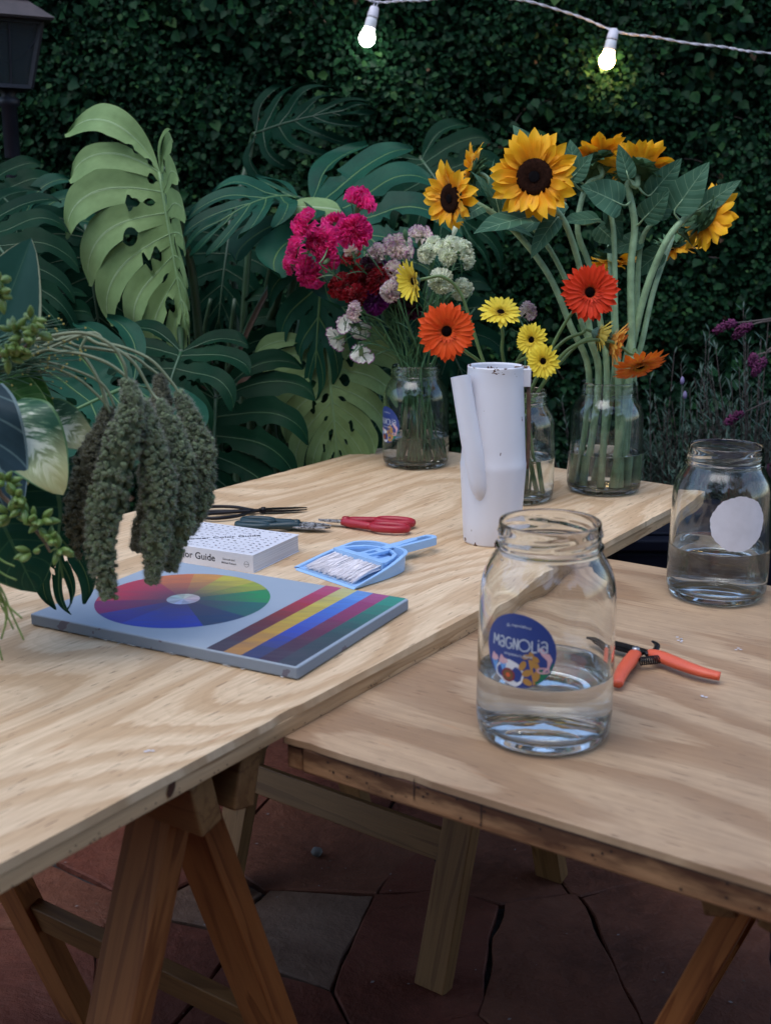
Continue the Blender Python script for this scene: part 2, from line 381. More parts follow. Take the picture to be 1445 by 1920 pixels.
# ------------------------------------------------------------------ work tables on trestles
D = nrm(V3(.565, .825, 0)); E_ = nrm(V3(.829, -.559, 0)); UP = V3(0, 0, 1)
E1 = nrm(V3(.764, -.645, 0))                       # across the left table
def outline_board(name, corners, ztop, th, ax, mat, parent, seed=0, lip=.0):
    # thin plywood sheet with slightly worn, uneven edge
    o0 = corners[0]; ay = np.cross(UP, ax); P = []
    for k in range(4):
        a, b = corners[k], corners[(k+1) % 4]; L = np.linalg.norm(b-a); n = max(2, int(L/.018))
        inw = nrm(np.cross(UP, nrm(b-a)))
        for t in range(n):
            p = a+(b-a)*t/n; w = abs(mnoise.noise(Vector((p[0]*14+seed, p[1]*14, seed))))
            P.append(p + inw*(.0012*w + (.002 if w > .5 else 0)))
    mb = MB(); n = len(P); v = [V3(p[0], p[1], ztop-th) for p in P]+[V3(p[0], p[1], ztop) for p in P]
    st = [(np.dot(p-o0, ax), np.dot(p-o0, ay), p[2]-ztop) for p in v]
    mb.add(v, [tuple(range(n))[::-1], tuple(range(n, 2*n))]+[(i, (i+1) % n, n+(i+1) % n, n+i) for i in range(n)], 0, st)
    return part(name, mb, mat, parent, smooth=False)
A1 = V3(.669, .0, T1); A1[1] = 2.345; B1 = V3(.017, 2.896, T1); LEN1 = 2.15
c1 = [V3(*(A1-D*LEN1)), A1, B1, B1-D*LEN1]
t1 = thing('plywood_tabletop', (c1[0][0], c1[0][1], T1-.03), 'long pale pine plywood tabletop on the left holding the canvas, book and flower jars', 'tabletop')
outline_board('plywood_sheet', c1, T1, .0105, D, M['ply1'], t1, 2)
def edging(cs, ztop, drop, th, w, mats, parent, inset=.004, bev=.0012):
    for k in range(4):
        a, b = cs[k].copy(), cs[(k+1) % 4].copy(); dr = nrm(b-a); inw = nrm(np.cross(UP, dr))
        a += dr*(.003 if k % 2 else .003+w); b -= dr*(.003 if k % 2 else .003+w)
        zc = ztop-drop-th/2; mid = inw*(inset*.5+w/2)
        a, b = a+mid, b+mid; a[2] = b[2] = zc
        mb = MB(); beam(mb, a, b, w, th, shift=k*.7)
        part('edge_strip', mb, mats, parent, smooth=False, bevel=bev)
edging(c1, T1, .0105, .0195, .022, M['edge1'], t1)
C2 = V3(-.116, 1.206, T2) ; W2 = .885; LEN2 = 1.35
d2 = nrm(V3(.559, .829, 0))
c2 = [C2, C2+E_*LEN2, C2+E_*LEN2+d2*W2, C2+d2*W2]
t2 = thing('weathered_tabletop', (C2[0], C2[1], T2-.03), 'weathered brown plywood tabletop at front right with dark stained edge', 'tabletop')
outline_board('plywood_sheet', c2, T2, .008, E_, M['ply2'], t2, 5)
edging(c2, T2, .008, .031, .022, M['edge2'], t2, bev=.003)
# a few nail heads and the dark knot on the left table's edging
mb = MB()
for k in range(46):
    s = random.uniform(.05, 1.75); p = c1[0]+D*s; out = nrm(np.cross(D, UP)); p = p + out*-.0015; p[2] = T1-random.choice([.0245, .026, .0275])
    pts = [p+out*.0006+(D*math.cos(a)+UP*math.sin(a))*.0011 for a in np.linspace(0, 5.4, 7)]
    mb.add(pts, [tuple(range(7))])
part('nail_heads', mb, simple('nail', (.03, .015, .01), .6), t1, smooth=False)['kind'] = 'stuff'
mb = MB()
for k in range(70):
    s_p = random.uniform(.02, 1.2); p = C2+E_*s_p; out = nrm(np.cross(E_, UP)); p = p+out*-.0018; p[2] = T2-random.choice([.012, .016, .021, .026, .032]); hh = random.choice([.0012, .0015, .0018, .008, .014]) if k % 5 == 0 else .0014; ww = .0009 if hh > .003 else .0016
    mb.add([p+out*.0006+E_*ww*math.cos(a)+UP*hh*math.sin(a) for a in np.linspace(0, 5.4, 8)], [tuple(range(8))])
part('dents', mb, simple('dent', (.02, .008, .006), .7), t2, smooth=False)['kind'] = 'stuff'
mb = MB(); p = on(322, 1474, T1-.014); out = nrm(np.cross(D, UP)); p = c1[0]+D*np.dot(p-c1[0], D)-out*.001; p[2] = T1-.017
pts = [p+out*.0006+D*(.0055*math.cos(a)+.003*math.sin(a))+UP*.0085*math.sin(a) for a in np.linspace(0, 5.9, 14)]; mb.add(pts, [tuple(range(14))])
part('knot', mb, simple('knot_wood', (.05, .018, .01), .5), t1, smooth=False)

def trestle(center, bdir, half, splay, height, mat, label, mats_rung=None, over=.10, chain=True, leg=(.060, .030), rungz=.26, split=.012):
    bdir = nrm(bdir); u = nrm(np.cross(bdir, UP)); center = np.asarray(center, float)
    t = thing('trestle', (center[0], center[1], 0), label, 'trestle', 'wooden trestles under the tables')
    for s in (-1, 1):
        slope = nrm(u*s*splay - UP*height)
        # head board of this frame
        hb = center + u*s*(split+.022) + UP*(height-.034)
        mb = MB(); beam(mb, hb-bdir*(half+over), hb+bdir*(half+over), .034, .066, up=nrm(UP+u*s*.25), shift=s*.7)
        part('head_board', mb, mats_rung or mat, t, smooth=False, bevel=.003)
        for e in (-1, 1):
            top = center+u*s*(split*.3)+bdir*e*half+UP*(height-.012)
            foot = center+u*s*splay+bdir*e*half; foot = foot + slope*.0
            mb = MB(); top2 = top-u*s*.006; beam(mb, top2, foot+slope*.004+UP*.004, leg[0], leg[1], up=np.cross(slope, bdir), shift=e*1.3+s)
            part('leg', mb, mat, t, smooth=False, bevel=.002)
        zz = rungz; k = 1-zz/height
        c = center+u*s*(splay*k) + UP*zz - nrm(np.cross(bdir, slope))*0
        mb = MB(); beam(mb, c-bdir*(half-.0), c+bdir*(half-.0), .021, .055, up=-slope, shift=s*2)
        part('rung', mb, mats_rung or mat, t, smooth=False, bevel=.002)
    if chain:
        zc = .22; k = 1-zc/height
        a = center-u*splay*k+UP*(zc+.01)+bdir*.08*half; b = center+u*splay*k+UP*(zc+.12)+bdir*.5*half; mb = MB(); n = 24
        for i in range(n):
            f = (i+.5)/n; p = a+(b-a)*f-UP*.04*math.sin(math.pi*f); dr = nrm(b-a); sdv = nrm(np.cross(dr, UP)) if i % 2 else UP
            L = np.linalg.norm(b-a)/n*.66
            ring = [p+dr*L*math.cos(x)+sdv*.004*math.sin(x) for x in np.linspace(0, 2*math.pi, 9)]
            tube(mb, ring, .0009, 4, cap=False)
        part('chain', mb, M['steel'], t)
    return t
M['steel'] = simple('dull_steel', (.35, .35, .36), .35, .1, 50, .9)
hH = T1-.03
bend = on(452, 1478, .70); bend[2] = 0
cA = bend - E_*(.09+.25)
trestle(cA+D*-.015, E_, .25, .255, hH-.001, M['trestle'], 'orange pine trestle nearest the camera under the left tabletop', M['trestle2'], leg=(.066, .034), over=.085)
cB = V3(.01, 2.087, 0)
trestle(cB, nrm(V3(.41, -.294, 0)), .25, .222, hH-.001, M['trestle2'], 'second wooden trestle with a chain standing behind the front one under the tables', M['trestle2'], leg=(.06, .032), over=.11, rungz=.235)
pR = on(1345, 1700, .66); pR[2] = 0
cC = pR + d2*.37
trestle(cC+E_*.02, d2, .25, .25, T2-.040, M['trestle'], 'orange trestle at lower right under the stained edge of the weathered tabletop', M['trestle2'], leg=(.058, .03), over=.09, chain=False)

# ------------------------------------------------------------------ big glass jars
def jar_profile(hs, rs=1.0):
    o = [(.0001, .0175), (.020, .0160), (.035, .0122), (.047, .0068), (.0555, .0022), (.0605, .0), (.069, .0022), (.0740, .0085), (.0762, .018), (.0768, .035), (.0766, .060),
         (.0762, .090), (.0758, .120), (.0755, .145), (.0750, .166), (.0742, .176), (.0722, .186), (.0690, .195), (.0650, .203), (.0612, .209), (.0585, .2135), (.0572, .2165),
         (.0574, .2180), (.0592, .2190), (.0598, .2203), (.0592, .2216), (.0574, .2226), (.0566, .2245), (.0564, .2270), (.0564, .2295), (.0564, .2320), (.0564, .2345), (.0564, .2370), (.0564, .2395), (.0562, .2420), (.0560, .2450), (.0556, .2470), (.0548, .2479)]
    i = [(.0538, .2474), (.0532, .2455), (.0530, .2400), (.0530, .2340), (.0530, .2280), (.0531, .2230), (.0536, .2180), (.0545, .2140), (.0575, .2085), (.0615, .2020), (.0655, .1940), (.0688, .1850), (.0708, .1755), (.0716, .165),
         (.0722, .145), (.0725, .120), (.0728, .090), (.0731, .060), (.0732, .035), (.0722, .024), (.0690, .0165), (.0600, .0125), (.047, .0145), (.035, .0190), (.020, .0230), (.0001, .0245)]
    k = hs/.248
    return [(r*rs, z*k) for r, z in o], [(r*rs, z*k) for r, z in i]
def make_jar(c, h, label, water, seed=0, name='glass_jar', wtint=None, n=96, rs=1.0):
    c = np.asarray(c, float); t = thing(name, c, label, 'jar', 'big glass jars on the tables'); k = h/.248; ph = seed*1.7
    po, pi = jar_profile(h, rs); no = len(po)
    def rf(a, r, z, j):
        zz = z/k; d = 0
        if j < no and .222 < zz < .244:      # screw thread: four short slanting ridges
            for q in range(4):
                x = ((a+ph-q*math.pi/2) % (2*math.pi))/(math.pi*.66)
                if x < 1: d += .0020*math.exp(-((zz-(.2265+.012*x))/.0016)**2)*min(1, 8*x, 8*(1-x))
        if j >= no and .012 < zz < .2: d += .00045*mnoise.noise(Vector((math.cos(a)*2.2, math.sin(a)*2.2, zz*16+seed)))
        if j < no and .02 < zz < .2: d += .00030*mnoise.noise(Vector((math.cos(a)*1.8+5, math.sin(a)*1.8, zz*12+seed)))
        return d
    mb = MB(); lathe(mb, po+pi, n, (0, 0, 0), 0, rf); mb.xf(Matrix.Translation(c)); g = part('glass', mb, M['glass'], t)
    if water:
        prof = [(r+.0006, z-.0006 if z < .03 else z) for r, z in pi[::-1] if z < water-.002 ]
        rw = np.interp(water, [p[1] for p in prof[6:]]+[1], [p[0] for p in prof[6:]]+[prof[-1][0]])
        prof = [(.0001, prof[0][1])]+prof[1:]+[(rw, water-.0012), (rw+.0002, water+.0006), (rw-.0012, water-.0002), (rw-.004, water-.0008), (rw*.7, water-.0009), (.0001, water-.0009)]
        mb = MB(); lathe(mb, prof, 72); mb.xf(Matrix.Translation(c)); part('water', mb, M['water'], t)
    return t
JF = on(1017, 1372, T2); JR = on(1340, 1115, T2); JS = on(1130, 919, T1); JC = on(779, 871, T1); JG = on(968, 935, T1)
up_ = V3(0, 0, .0006)
jar_f = make_jar(JF+up_, .250, 'large clear jar half full of water with a round blue flower label, nearest the camera', .080, 1)
jar_r = make_jar(JR+up_, .240, 'open glass jar at far right with a plain round white sticker and water inside', .083, 2)
jar_s = make_jar(JS+up_, .228, 'glass jar holding the thick sunflower stems beside the table corner', .083, 3)
jar_c = make_jar(JC+up_, .231, 'glass jar packed with thin carnation stems, a blue label on its left', .070, 4)
jar_g = make_jar(JG+up_, .222, 'glass jar with gerbera stems half hidden behind the white can', .088, 5, rs=.96)

# wrap flat artwork (x right, y up, in metres) round a jar
def wrapper(c, r, a0, z0, sgn=1):
    def f(x, y, lift=0):
        a = a0 + sgn*x/r; return V3(c[0]+(r+lift)*math.sin(a), c[1]-(r+lift)*math.cos(a), c[2]+z0+y)
    return f
def text_mesh(body, size, shear=0):
    cu = bpy.data.curves.new('lettering', 'FONT'); cu.body = body; cu.size = size; cu.align_x = 'CENTER'; cu.shear = shear; cu.resolution_u = 3; cu.offset = size*.012
    ob = bpy.data.objects.new('lettering', cu); me = bpy.data.meshes.new_from_object(ob)
    v = np.array([x.co[:] for x in me.vertices]) if len(me.vertices) else np.zeros((0, 3)); f = [tuple(p.vertices) for p in me.polygons]
    bpy.data.objects.remove(ob); bpy.data.curves.remove(cu); bpy.data.meshes.remove(me); return v, f
def disc_grid(R0, nr=10, na=48, edge=None):
    v = [(0, 0)]; f = []
    for j in range(1, nr+1):
        for i in range(na):
            a = 2*math.pi*i/na; rr = R0*j/nr*(1+(edge(a) if edge else 0)); v.append((rr*math.cos(a), rr*math.sin(a)))
    f += [(0, 1+i, 1+(i+1) % na) for i in range(na)]
    for j in range(nr-1):
        for i in range(na):
            a = 1+j*na+i; b = 1+j*na+(i+1) % na; f.append((a, a+na, b+na, b))
    return v, f
pr = {n: simple('print_'+n, c, .45, .03, 80) for n, c in dict(blue=(.030, .055, .22), white=(.66, .66, .68), pink=(.60, .36, .40), sky=(.13, .33, .68), ochre=(.42, .22, .06), green=(.02, .17, .09), maroon=(.20, .035, .05), brown=(.16, .085, .04), orange=(.62, .11, .04), pale=(.45, .50, .58)).items()}
def ribbon(pts, w):
    pts = [np.array(p, float) for p in pts]; L = []; Rr = []
    for i, p in enumerate(pts):
        t = pts[min(i+1, len(pts)-1)]-pts[max(i-1, 0)]; t = t/max(1e-9, np.hypot(*t)); n = np.array([-t[1], t[0]]); ww = w if np.isscalar(w) else np.interp(i/(len(pts)-1), np.linspace(0, 1, len(w)), w)
        L.append(p+n*ww/2); Rr.append(p-n*ww/2)
    n = len(pts); return L+Rr, [(i, i+1, n+i+1, n+i) for i in range(n-1)]
def arc(cx, cy, rx, ry, a0, a1, n=14): return [(cx+rx*math.cos(R(a0+(a1-a0)*k/n)), cy+ry*math.sin(R(a0+(a1-a0)*k/n))) for k in range(n+1)]
def fan(pts): return list(pts)+[tuple(np.mean(np.array(pts), 0))], [(i, (i+1) % len(pts), len(pts)) for i in range(len(pts))]
def round_label(parent, wrap, R0):
    k = R0/50.0                                   # artwork is drawn on a disc of radius 50
    def cl(p):
        d = math.hypot(*p); return p if d < 49.2 else (p[0]*49.2/d, p[1]*49.2/d)
    def lay(mb, vf, mi, lift, clipd=True):
        v, f = vf; mb.add([wrap(*(np.array(cl(p) if clipd else p)*k), lift) for p in v], f, mi)
    mb = MB(); v, f = disc_grid(50); lay(mb, (v, f), 0, .00035, False)
    lb = part('label', mb, [pr['blue']], parent)
    order = ['white', 'pink', 'sky', 'ochre', 'green', 'maroon', 'brown', 'orange']; mb = MB()
    g = [(22, -44), (26, -30), (30, -22), (49, -12), (47, -20), (42, -27), (35, -36), (28, -42)]; lay(mb, fan(g), 4, .00048)
    lay(mb, fan([(-12+21*math.cos(a)*(1+.02*math.sin(7*a)), -33+19*math.sin(a)*(1+.02*math.sin(9*a))) for a in np.linspace(0, 6.15, 40)]), 0, .00052)
    for rr, mi, lf in ((9.5, 5, .00062), (7, 6, .0007), (3.2, 7, .0008)): lay(mb, fan([(-13+rr*math.cos(a)*1.05, -35+rr*math.sin(a)) for a in np.linspace(0, 6.0, 22)]), mi, lf)
    for x0, y0, s in ((-36, -16, 1.0), (-22, -17, 1.15)):
        for dx in (-5, 0, 5): lay(mb, ribbon([(x0+3, y0-19), (x0+dx*.8, y0-3)], [.8, 2.8*s]), 2, .00050)
        lay(mb, fan([(x0-5.5*s, y0-3), (x0-4*s, y0+4), (x0-2*s, y0+7*s), (x0+1.5*s, y0+4), (x0+5*s, y0+3.5), (x0+8*(s-.6)+4, y0-1), (x0+3, y0-4), (x0-1, y0-5)]), 1, .00056)
    lay(mb, ribbon([(16, -9), (19, -22), (22, -34), (24, -45)], 3.4), 3, .00052)
    for cx, cyy, rx, ry, an in ((7, -19, 4.2, 7.5, -28), (11, -6, 5.0, 3.4, 25), (18, -3, 5, 3.4, 90), (24, -8, 5.5, 3.4, -40), (26, -18, 3.2, 5.6, 15), (13, -28, 7, 4.6, 30), (26, -30, 4, 8, -8), (14, -40, 7, 4.4, -25), (21, -14, 3.4, 6, 0)):
        ca, sa = math.cos(R(an)), math.sin(R(an)); lay(mb, fan([(cx+rx*math.cos(a)*ca-ry*math.sin(a)*sa, cyy+rx*math.cos(a)*sa+ry*math.sin(a)*ca) for a in np.linspace(0, 5.9, 14)]), 3, .00056)
    lay(mb, ribbon([(27, 7), (31, 5), (34, 0), (39, -3), (42, -8), (41, -14), (40, -19), (34, -24)], [2.5, 6, 6, 8, 7, 3.5, 3, 2.6]), 1, .00060)
    lay(mb, ribbon(arc(34, -22.5, 7.6, 3.4, 0, 360, 20), 2.0), 1, .00064)
    part('artwork', mb, [pr[x] for x in order], lb)
    # lettering: MaGNOLia drawn in single strokes
    mb = MB(); w = 2.0; strokes = []; y0, H = 1.5, 15.0
    def S_(pts): strokes.append([(p[0], y0+p[1]) for p in pts])
    S_([(-38, 0), (-37.2, H), (-33.2, 5), (-29.5, H), (-28.6, 0)])
    S_(arc(-23.5, 10.4, 3.0, 4.0, 150, 0, 8)+[(-20.4, 0)]); S_(arc(-23.4, 3.8, 3.0, 3.8, 35, 330, 14))
    S_(arc(-13, 7.3, 4.6, 7.4, 50, 360, 18)+[(-12, 7.0)])
    S_([(-6.2, 0), (-6.0, H), (-.6, 0), (-.3, H)])
    S_(arc(8.6, 7.5, 7.4, 7.7, 0, 360, 24))
    S_([(18.6, H), (19, 0), (25, .3)]); S_([(27.0, 1), (27.0, 12.6)]); S_([(26.0, 16.4), (28.0, 16.4)])
    S_(arc(34, 10.6, 4.0, 4.6, 150, 0, 8)+[(38.2, .6)]); S_(arc(34, 4.6, 3.6, 4.2, 35, 330, 14))
    for s in strokes:
        if len(s) > 7: lay(mb, ribbon(s, w), 0, .0007, False)
        else:
            for a_, b_ in zip(s[:-1], s[1:]): lay(mb, ribbon([a_, b_], w), 0, .0007, False)
    for body, sz, yy, bend_ in (('arquitetura floral', 5.0, -7.5, 0), ('@_magnoliafloral', 4.2, 33, .006)):
        v, f = text_mesh(body, sz*1.15); v = [(x, y+yy-bend_*x*x) for x, y, _ in v]; lay(mb, (v, f), 0, .0007, False)
    part('lettering', mb, [pr['pale']], lb); return lb
RJ = .0768
aF = math.asin(max(-1, min(1, (on(975, 1190, T2)[0]*0 + at(975, 1190, JF[1]-.06)[0]-JF[0])/RJ)))
round_label(jar_f, wrapper(JF, RJ-.0006, R(-31), .123), .0415)
round_label(jar_c, wrapper(JC, RJ-.0006, R(-62), .100), .0415)
mb = MB(); v, f = disc_grid(.0425, 8, 90, lambda a: .012*math.sin(9*a)+.01*math.sin(23*a+1)+.006*math.sin(37*a)); wr = wrapper(JR, RJ-.0006, R(4), .134)
mb.add([wr(x, y, .0006) for x, y in v], f); part('sticker', mb, M['paper'], jar_r, label='plain white round sticker')

# ------------------------------------------------------------------ white enamel can
cc = on(921, 1013, T1); can = thing('watering_can', cc, 'tall slim white enamel watering can with chipped rim and base', 'watering can')
cm = NM('chipped_enamel'); o_ = cm.obj(); sp_ = cm.sep(o_)
chip = cm.noise(o_, 42, 4, .6, .3); hgt = sp_[2]
lowm = cm.math('LESS_THAN', hgt, .009); hi_ = cm.math('GREATER_THAN', hgt, .2965)
edgem = cm.math('MULTIPLY', cm.math('MAXIMUM', lowm, hi_), cm.math('GREATER_THAN', chip, .55))
spots = cm.math('MULTIPLY', cm.math('GREATER_THAN', cm.noise(cm.scale(o_, (1, 1, .6)), 95, 2, .6), .735), .75)
stain_ = cm.ramp(cm.noise(o_, 11, 4, .6), [(.55, 0), (.8, .35)])
c_ = cm.mix(stain_, (.70, .70, .75), (.55, .44, .40)); c_ = cm.mix(cm.math('MAXIMUM', edgem, spots), c_, (.10, .045, .03)); cm.col(c_); cm.rough(.33); cm.bump(cm.noise(o_, 9, 3), .25, .004); M['enamel'] = cm.m
po = [(.0001, .002), (.046, .002), (.0485, .0), (.0495, .003), (.0515, .04), (.0545, .09), (.0570, .132), (.0572, .139), (.0562, .143), (.0545, .165), (.0515, .22), (.0488, .27), (.0470, .302), (.0474, .3045), (.0470, .307), (.0460, .3065), (.0458, .303)]
pi = [(.0478, .27), (.0505, .22), (.0535, .165), (.0550, .14), (.0500, .04), (.047, .005), (.0001, .004)]
mb = MB(); lathe(mb, po+pi, 64, (0, 0, 0), 0, lambda a, r, z, j: .0005*mnoise.noise(Vector((math.cos(a)*2, math.sin(a)*2, z*14)))); mb.xf(Matrix.Translation(cc)); part('body', mb, M['enamel'], can)
P = [cc+V3(-.020, -.036, .070), cc+V3(-.027, -.044, .105), cc+V3(-.036, -.044, .155), cc+V3(-.049, -.040, .222), cc+V3(-.0615, -.035, .293)]
mb = MB(); tube(mb, spline(P, 20), [.003, .0150, .0180, .0172, .0165], 24, cap=False); tube(mb, [p for p in spline(P, 20)][::-1], [.0150, .0158, .0165, .014, .002], 24, cap=False); 
rim = spline(P, 20)[-1]; 
part('spout', mb, M['enamel'], can)
hdir = nrm(V3(.97, -.10, 0)); mb = MB()
box(mb, cc+hdir*.050+UP*.287, hdir, np.cross(UP, hdir), UP, .020, .016, .030); box(mb, cc+hdir*.046+UP*.303+V3(0, .012, 0), hdir, np.cross(UP, hdir), UP, .026, .02, .003)
part('handle_bracket', mb, M['enamel'], can, smooth=False, bevel=.001)
mb = MB(); tube(mb, spline([cc+hdir*.0565+UP*.272, cc+hdir*.0585+UP*.22, cc+hdir*.0595+UP*.17, cc+hdir*.0575+UP*.13], 14), .0022, 8, flat=1.6); part('handle', mb, simple('old_brown_wood', (.11, .055, .035), .6, .4, 60), can)
for dz in (.281, .296):
    mb = MB(); p = cc+hdir*.0595+UP*dz+V3(0, -.004, 0); tube(mb, [p, p+hdir*.0035], [.0032, .0022], 10); part('rivet', mb, M['black'], can)

# ------------------------------------------------------------------ painted canvas with colour wheel
def attr_mat(name, rough=.6, streak=0, darken=.25):
    m = NM(name); a = m.st('pigment'); c = a
    if streak:
        o = m.obj(); n = m.noise(m.scale(o, (14, 90, 1)), 1, 4, .65); c = m.mix(m.ramp(n, [(.35, 0), (.75, streak)]), a, (.10, .08, .10))
    m.col(c); m.rough(rough); m.bump(m.noise(m.obj(), 700, 2), .25, .0005); return m.m
def pigment(o, cols):                       # one colour per face corner
    me = o.data; a = me.color_attributes.new('pigment', 'FLOAT_COLOR', 'CORNER'); d = []
    for p, c in zip(me.polygons, cols): d += list((*c, 1))*p.loop_total
    a.data.foreach_set('color', d)
a0 = on(57, 1150, .783); a1 = on(552, 1250, .783); a3_ = on(742, 1118, .783)
cx_ = nrm(a1-a0); cy_ = nrm(np.cross(UP, cx_)); CW = np.linalg.norm(a1-a0)+.004; CH = .300
org = V3(a0[0], a0[1], T1)
canvas = thing('painted_canvas', org, 'square grey canvas lying flat, painted with a colour wheel and five colour strips', 'canvas')
cvm = NM('grey_canvas'); o_ = cvm.obj(); w_ = cvm.noise(o_, 14, 4, .6)
c_ = cvm.ramp(cvm.noise(o_, 5, 3), [(.3, (.27, .33, .40)), (.7, (.33, .385, .45))]); 
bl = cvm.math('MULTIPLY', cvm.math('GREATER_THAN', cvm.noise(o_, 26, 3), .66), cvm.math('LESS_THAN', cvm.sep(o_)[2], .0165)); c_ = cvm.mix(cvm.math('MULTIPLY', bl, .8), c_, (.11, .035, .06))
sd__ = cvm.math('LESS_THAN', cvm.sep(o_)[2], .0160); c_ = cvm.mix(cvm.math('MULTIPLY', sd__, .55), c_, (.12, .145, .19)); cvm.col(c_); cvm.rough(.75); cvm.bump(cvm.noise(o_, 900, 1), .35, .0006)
mb = MB(); box(mb, org+cx_*CW/2+cy_*CH/2+UP*.0095, cx_, cy_, UP, CW, CH, .0165); part('stretched_canvas', mb, cvm.m, canvas, smooth=False, bevel=.0022)
mb = MB()
for k in range(26):
    s = random.uniform(.01, CW-.01); p = org+cx_*s+UP*.0025-cy_*.0003; tube(mb, spline([p, p-cy_*random.uniform(.001, .004)+cx_*random.uniform(-.004, .004)+UP*random.uniform(-.001, .002), p+cx_*random.uniform(-.008, .008)-cy_*.0015], 6), .00028, 4)
part('loose_threads', mb, M['white'], canvas)['kind'] = 'stuff'
zt = T1+.0179
wc = on(344, 1123, .783); wcl = np.array([np.dot(wc-org, cx_), np.dot(wc-org, cy_)]); WR = .1235
def hsl(h): return {0: (.46, .035, .075), 1: (.56, .16, .06), 2: (.56, .26, .07), 3: (.46, .40, .06), 4: (.30, .36, .05), 5: (.02, .25, .09), 6: (.02, .14, .13), 7: (.02, .06, .14), 8: (.025, .05, .13), 9: (.03, .06, .42), 10: (.045, .04, .30), 11: (.22, .02, .12), }[h % 12]
mb = MB(); cols = []; NS = 12; ph0 = R(100)
# sector order runs clockwise in the picture from red at upper left
def wheelp(rr, a): return org+cx_*(wcl[0]+rr*math.cos(a))+cy_*(wcl[1]+rr*math.sin(a))+UP*(zt-T1)
sectors = [(152, 122, 0), (122, 92, 1), (92, 70, 2), (70, 42, 3), (42, 22, 4), (22, -8, 5), (-8, -38, 6), (-38, -68, 7), (-68, -98, 9), (-98, -122, 9), (-122, -148, 10), (-148, -176, 11), (-176, -208, 0)]
off = math.degrees(math.atan2(cx_[1], cx_[0]))
for s0, s1, h in sectors:
    for j in range(14):
        r0 = .0235+(WR-.0235)*j/14; r1 = .0235+(WR-.0235)*(j+1)/14
        for q in range(6):
            b0 = R(s0+(s1-s0)*q/6-off); b1 = R(s0+(s1-s0)*(q+1)/6-off); f = (j+.5)/14
            mb.add([wheelp(r0, b1), wheelp(r1, b1), wheelp(r1, b0), wheelp(r0, b0)], [(0, 1, 2, 3)])
            c = np.array(hsl(h)); g = np.array([.07, .055, .10]); m_ = max(0, .85-f)**1.1*1.0 if h not in (5,) or s0 > 0 else .8*(1-f)
            cols.append(tuple(c*(1-min(1, m_))+g*min(1, m_)))
for q in range(48):
    b0, b1 = 2*math.pi*q/48, 2*math.pi*(q+1)/48; k = q//4; c = np.array(hsl(k))*.35+np.array([.34, .38, .42]); c = c*(1.12 if k % 2 else .92)
    mb.add([wheelp(0, 0), wheelp(.0235, b0), wheelp(.0235, b1)], [(0, 1, 2)]); cols.append(tuple(c))
M['paint'] = attr_mat('artist_paint', .6, .45)
o = part('colour_wheel', mb, M['paint'], canvas, smooth=False); pigment(o, cols)
sx0 = np.dot(on(387, 1215, .783)-org, cx_); tw = (CW-.004-sx0)/5
strips = [[(.42, .07, .17), (.40, .035, .10), (.34, .03, .05), (.22, .03, .035), (.13, .03, .04), (.08, .03, .05), (.055, .045, .07)],
          [(.50, .48, .22), (.50, .44, .12), (.48, .38, .07), (.50, .36, .05), (.48, .30, .05), (.45, .24, .05), (.40, .20, .06)],
          [(.12, .28, .60), (.07, .20, .56), (.05, .15, .52), (.04, .11, .50), (.03, .07, .42), (.03, .05, .26), (.03, .045, .13)],
          [(.32, .07, .20), (.25, .035, .13), (.22, .03, .11), (.15, .025, .08), (.10, .022, .06), (.06, .022, .05), (.045, .03, .06)],
          [(.02, .26, .19), (.02, .19, .14), (.02, .13, .11), (.02, .085, .085), (.022, .06, .07), (.025, .05, .065), (.035, .05, .07)]]
mb = MB(); cols = []
for i, sc_ in enumerate(strips):
    for j, c in enumerate(sc_):
        y1 = CH*(1-j/7)-(.001 if j == 0 else 0); y0 = CH*(1-(j+1)/7)+(.0 if j < 6 else .002); x0 = sx0+tw*i; x1 = x0+tw
        for q in range(3):
            ya = y0+(y1-y0)*q/3; yb = y0+(y1-y0)*(q+1)/3
            mb.add([org+cx_*x+cy_*y+UP*(zt-T1) for x, y in ((x0, ya), (x1, ya), (x1, yb), (x0, yb))], [(0, 1, 2, 3)]); c2 = np.array(sc_[min(6, j+1)]); cols.append(tuple(np.array(c)+(c2-np.array(c))*(2-q)*.22))
o = part('colour_strips', mb, M['paint'], canvas, smooth=False); pigment(o, cols)

# ------------------------------------------------------------------ white paperback book
b0 = on(476, 1075, T1); bx = nrm(on(338, 1054, T1)-b0); bx[2] = 0; bx = nrm(bx); by = nrm(np.cross(bx, UP))      # bx along spine (away to the left), by towards fore-edge
if by[1] < 0: by = -by
BL, BWd, BH = .212, .142, .030
book = thing('book', b0, 'thick white paperback colour guide lying shut behind the painted canvas', 'book')
pm = NM('book_pages'); o_ = pm.obj(); ln = pm.noise(pm.scale(o_, (2, 2, 900)), 1, 2); pm.col(pm.ramp(ln, [(.3, (.42, .42, .45)), (.6, (.66, .66, .69))])); pm.rough(.8)
cvr = simple('book_cover', (.68, .68, .73), .35, .03, 10)
mb = MB(); box(mb, b0+bx*(BL/2)+by*(BWd/2)+UP*BH/2, bx, by, UP, BL-.003, BWd-.002, BH-.003); part('page_block', mb, pm.m, book, smooth=False)
mb = MB()
for z in (BH-.0006, .0006): box(mb, b0+bx*BL/2+by*(BWd/2+.0005)+UP*z, bx, by, UP, BL, BWd, .0012)
box(mb, b0+bx*BL/2-by*.0006+UP*BH/2, bx, by, UP, BL, .0012, BH+.0001); part('cover', mb, cvr, book, smooth=False, bevel=.0005)
ink = simple('book_ink', (.02, .02, .035), .5); mb = MB()
def put(body, size, f, mbx=mb, mi=0):
    v, fc = text_mesh(body, size); mbx.add([f(x, y) for x, y, _ in v], fc, mi)
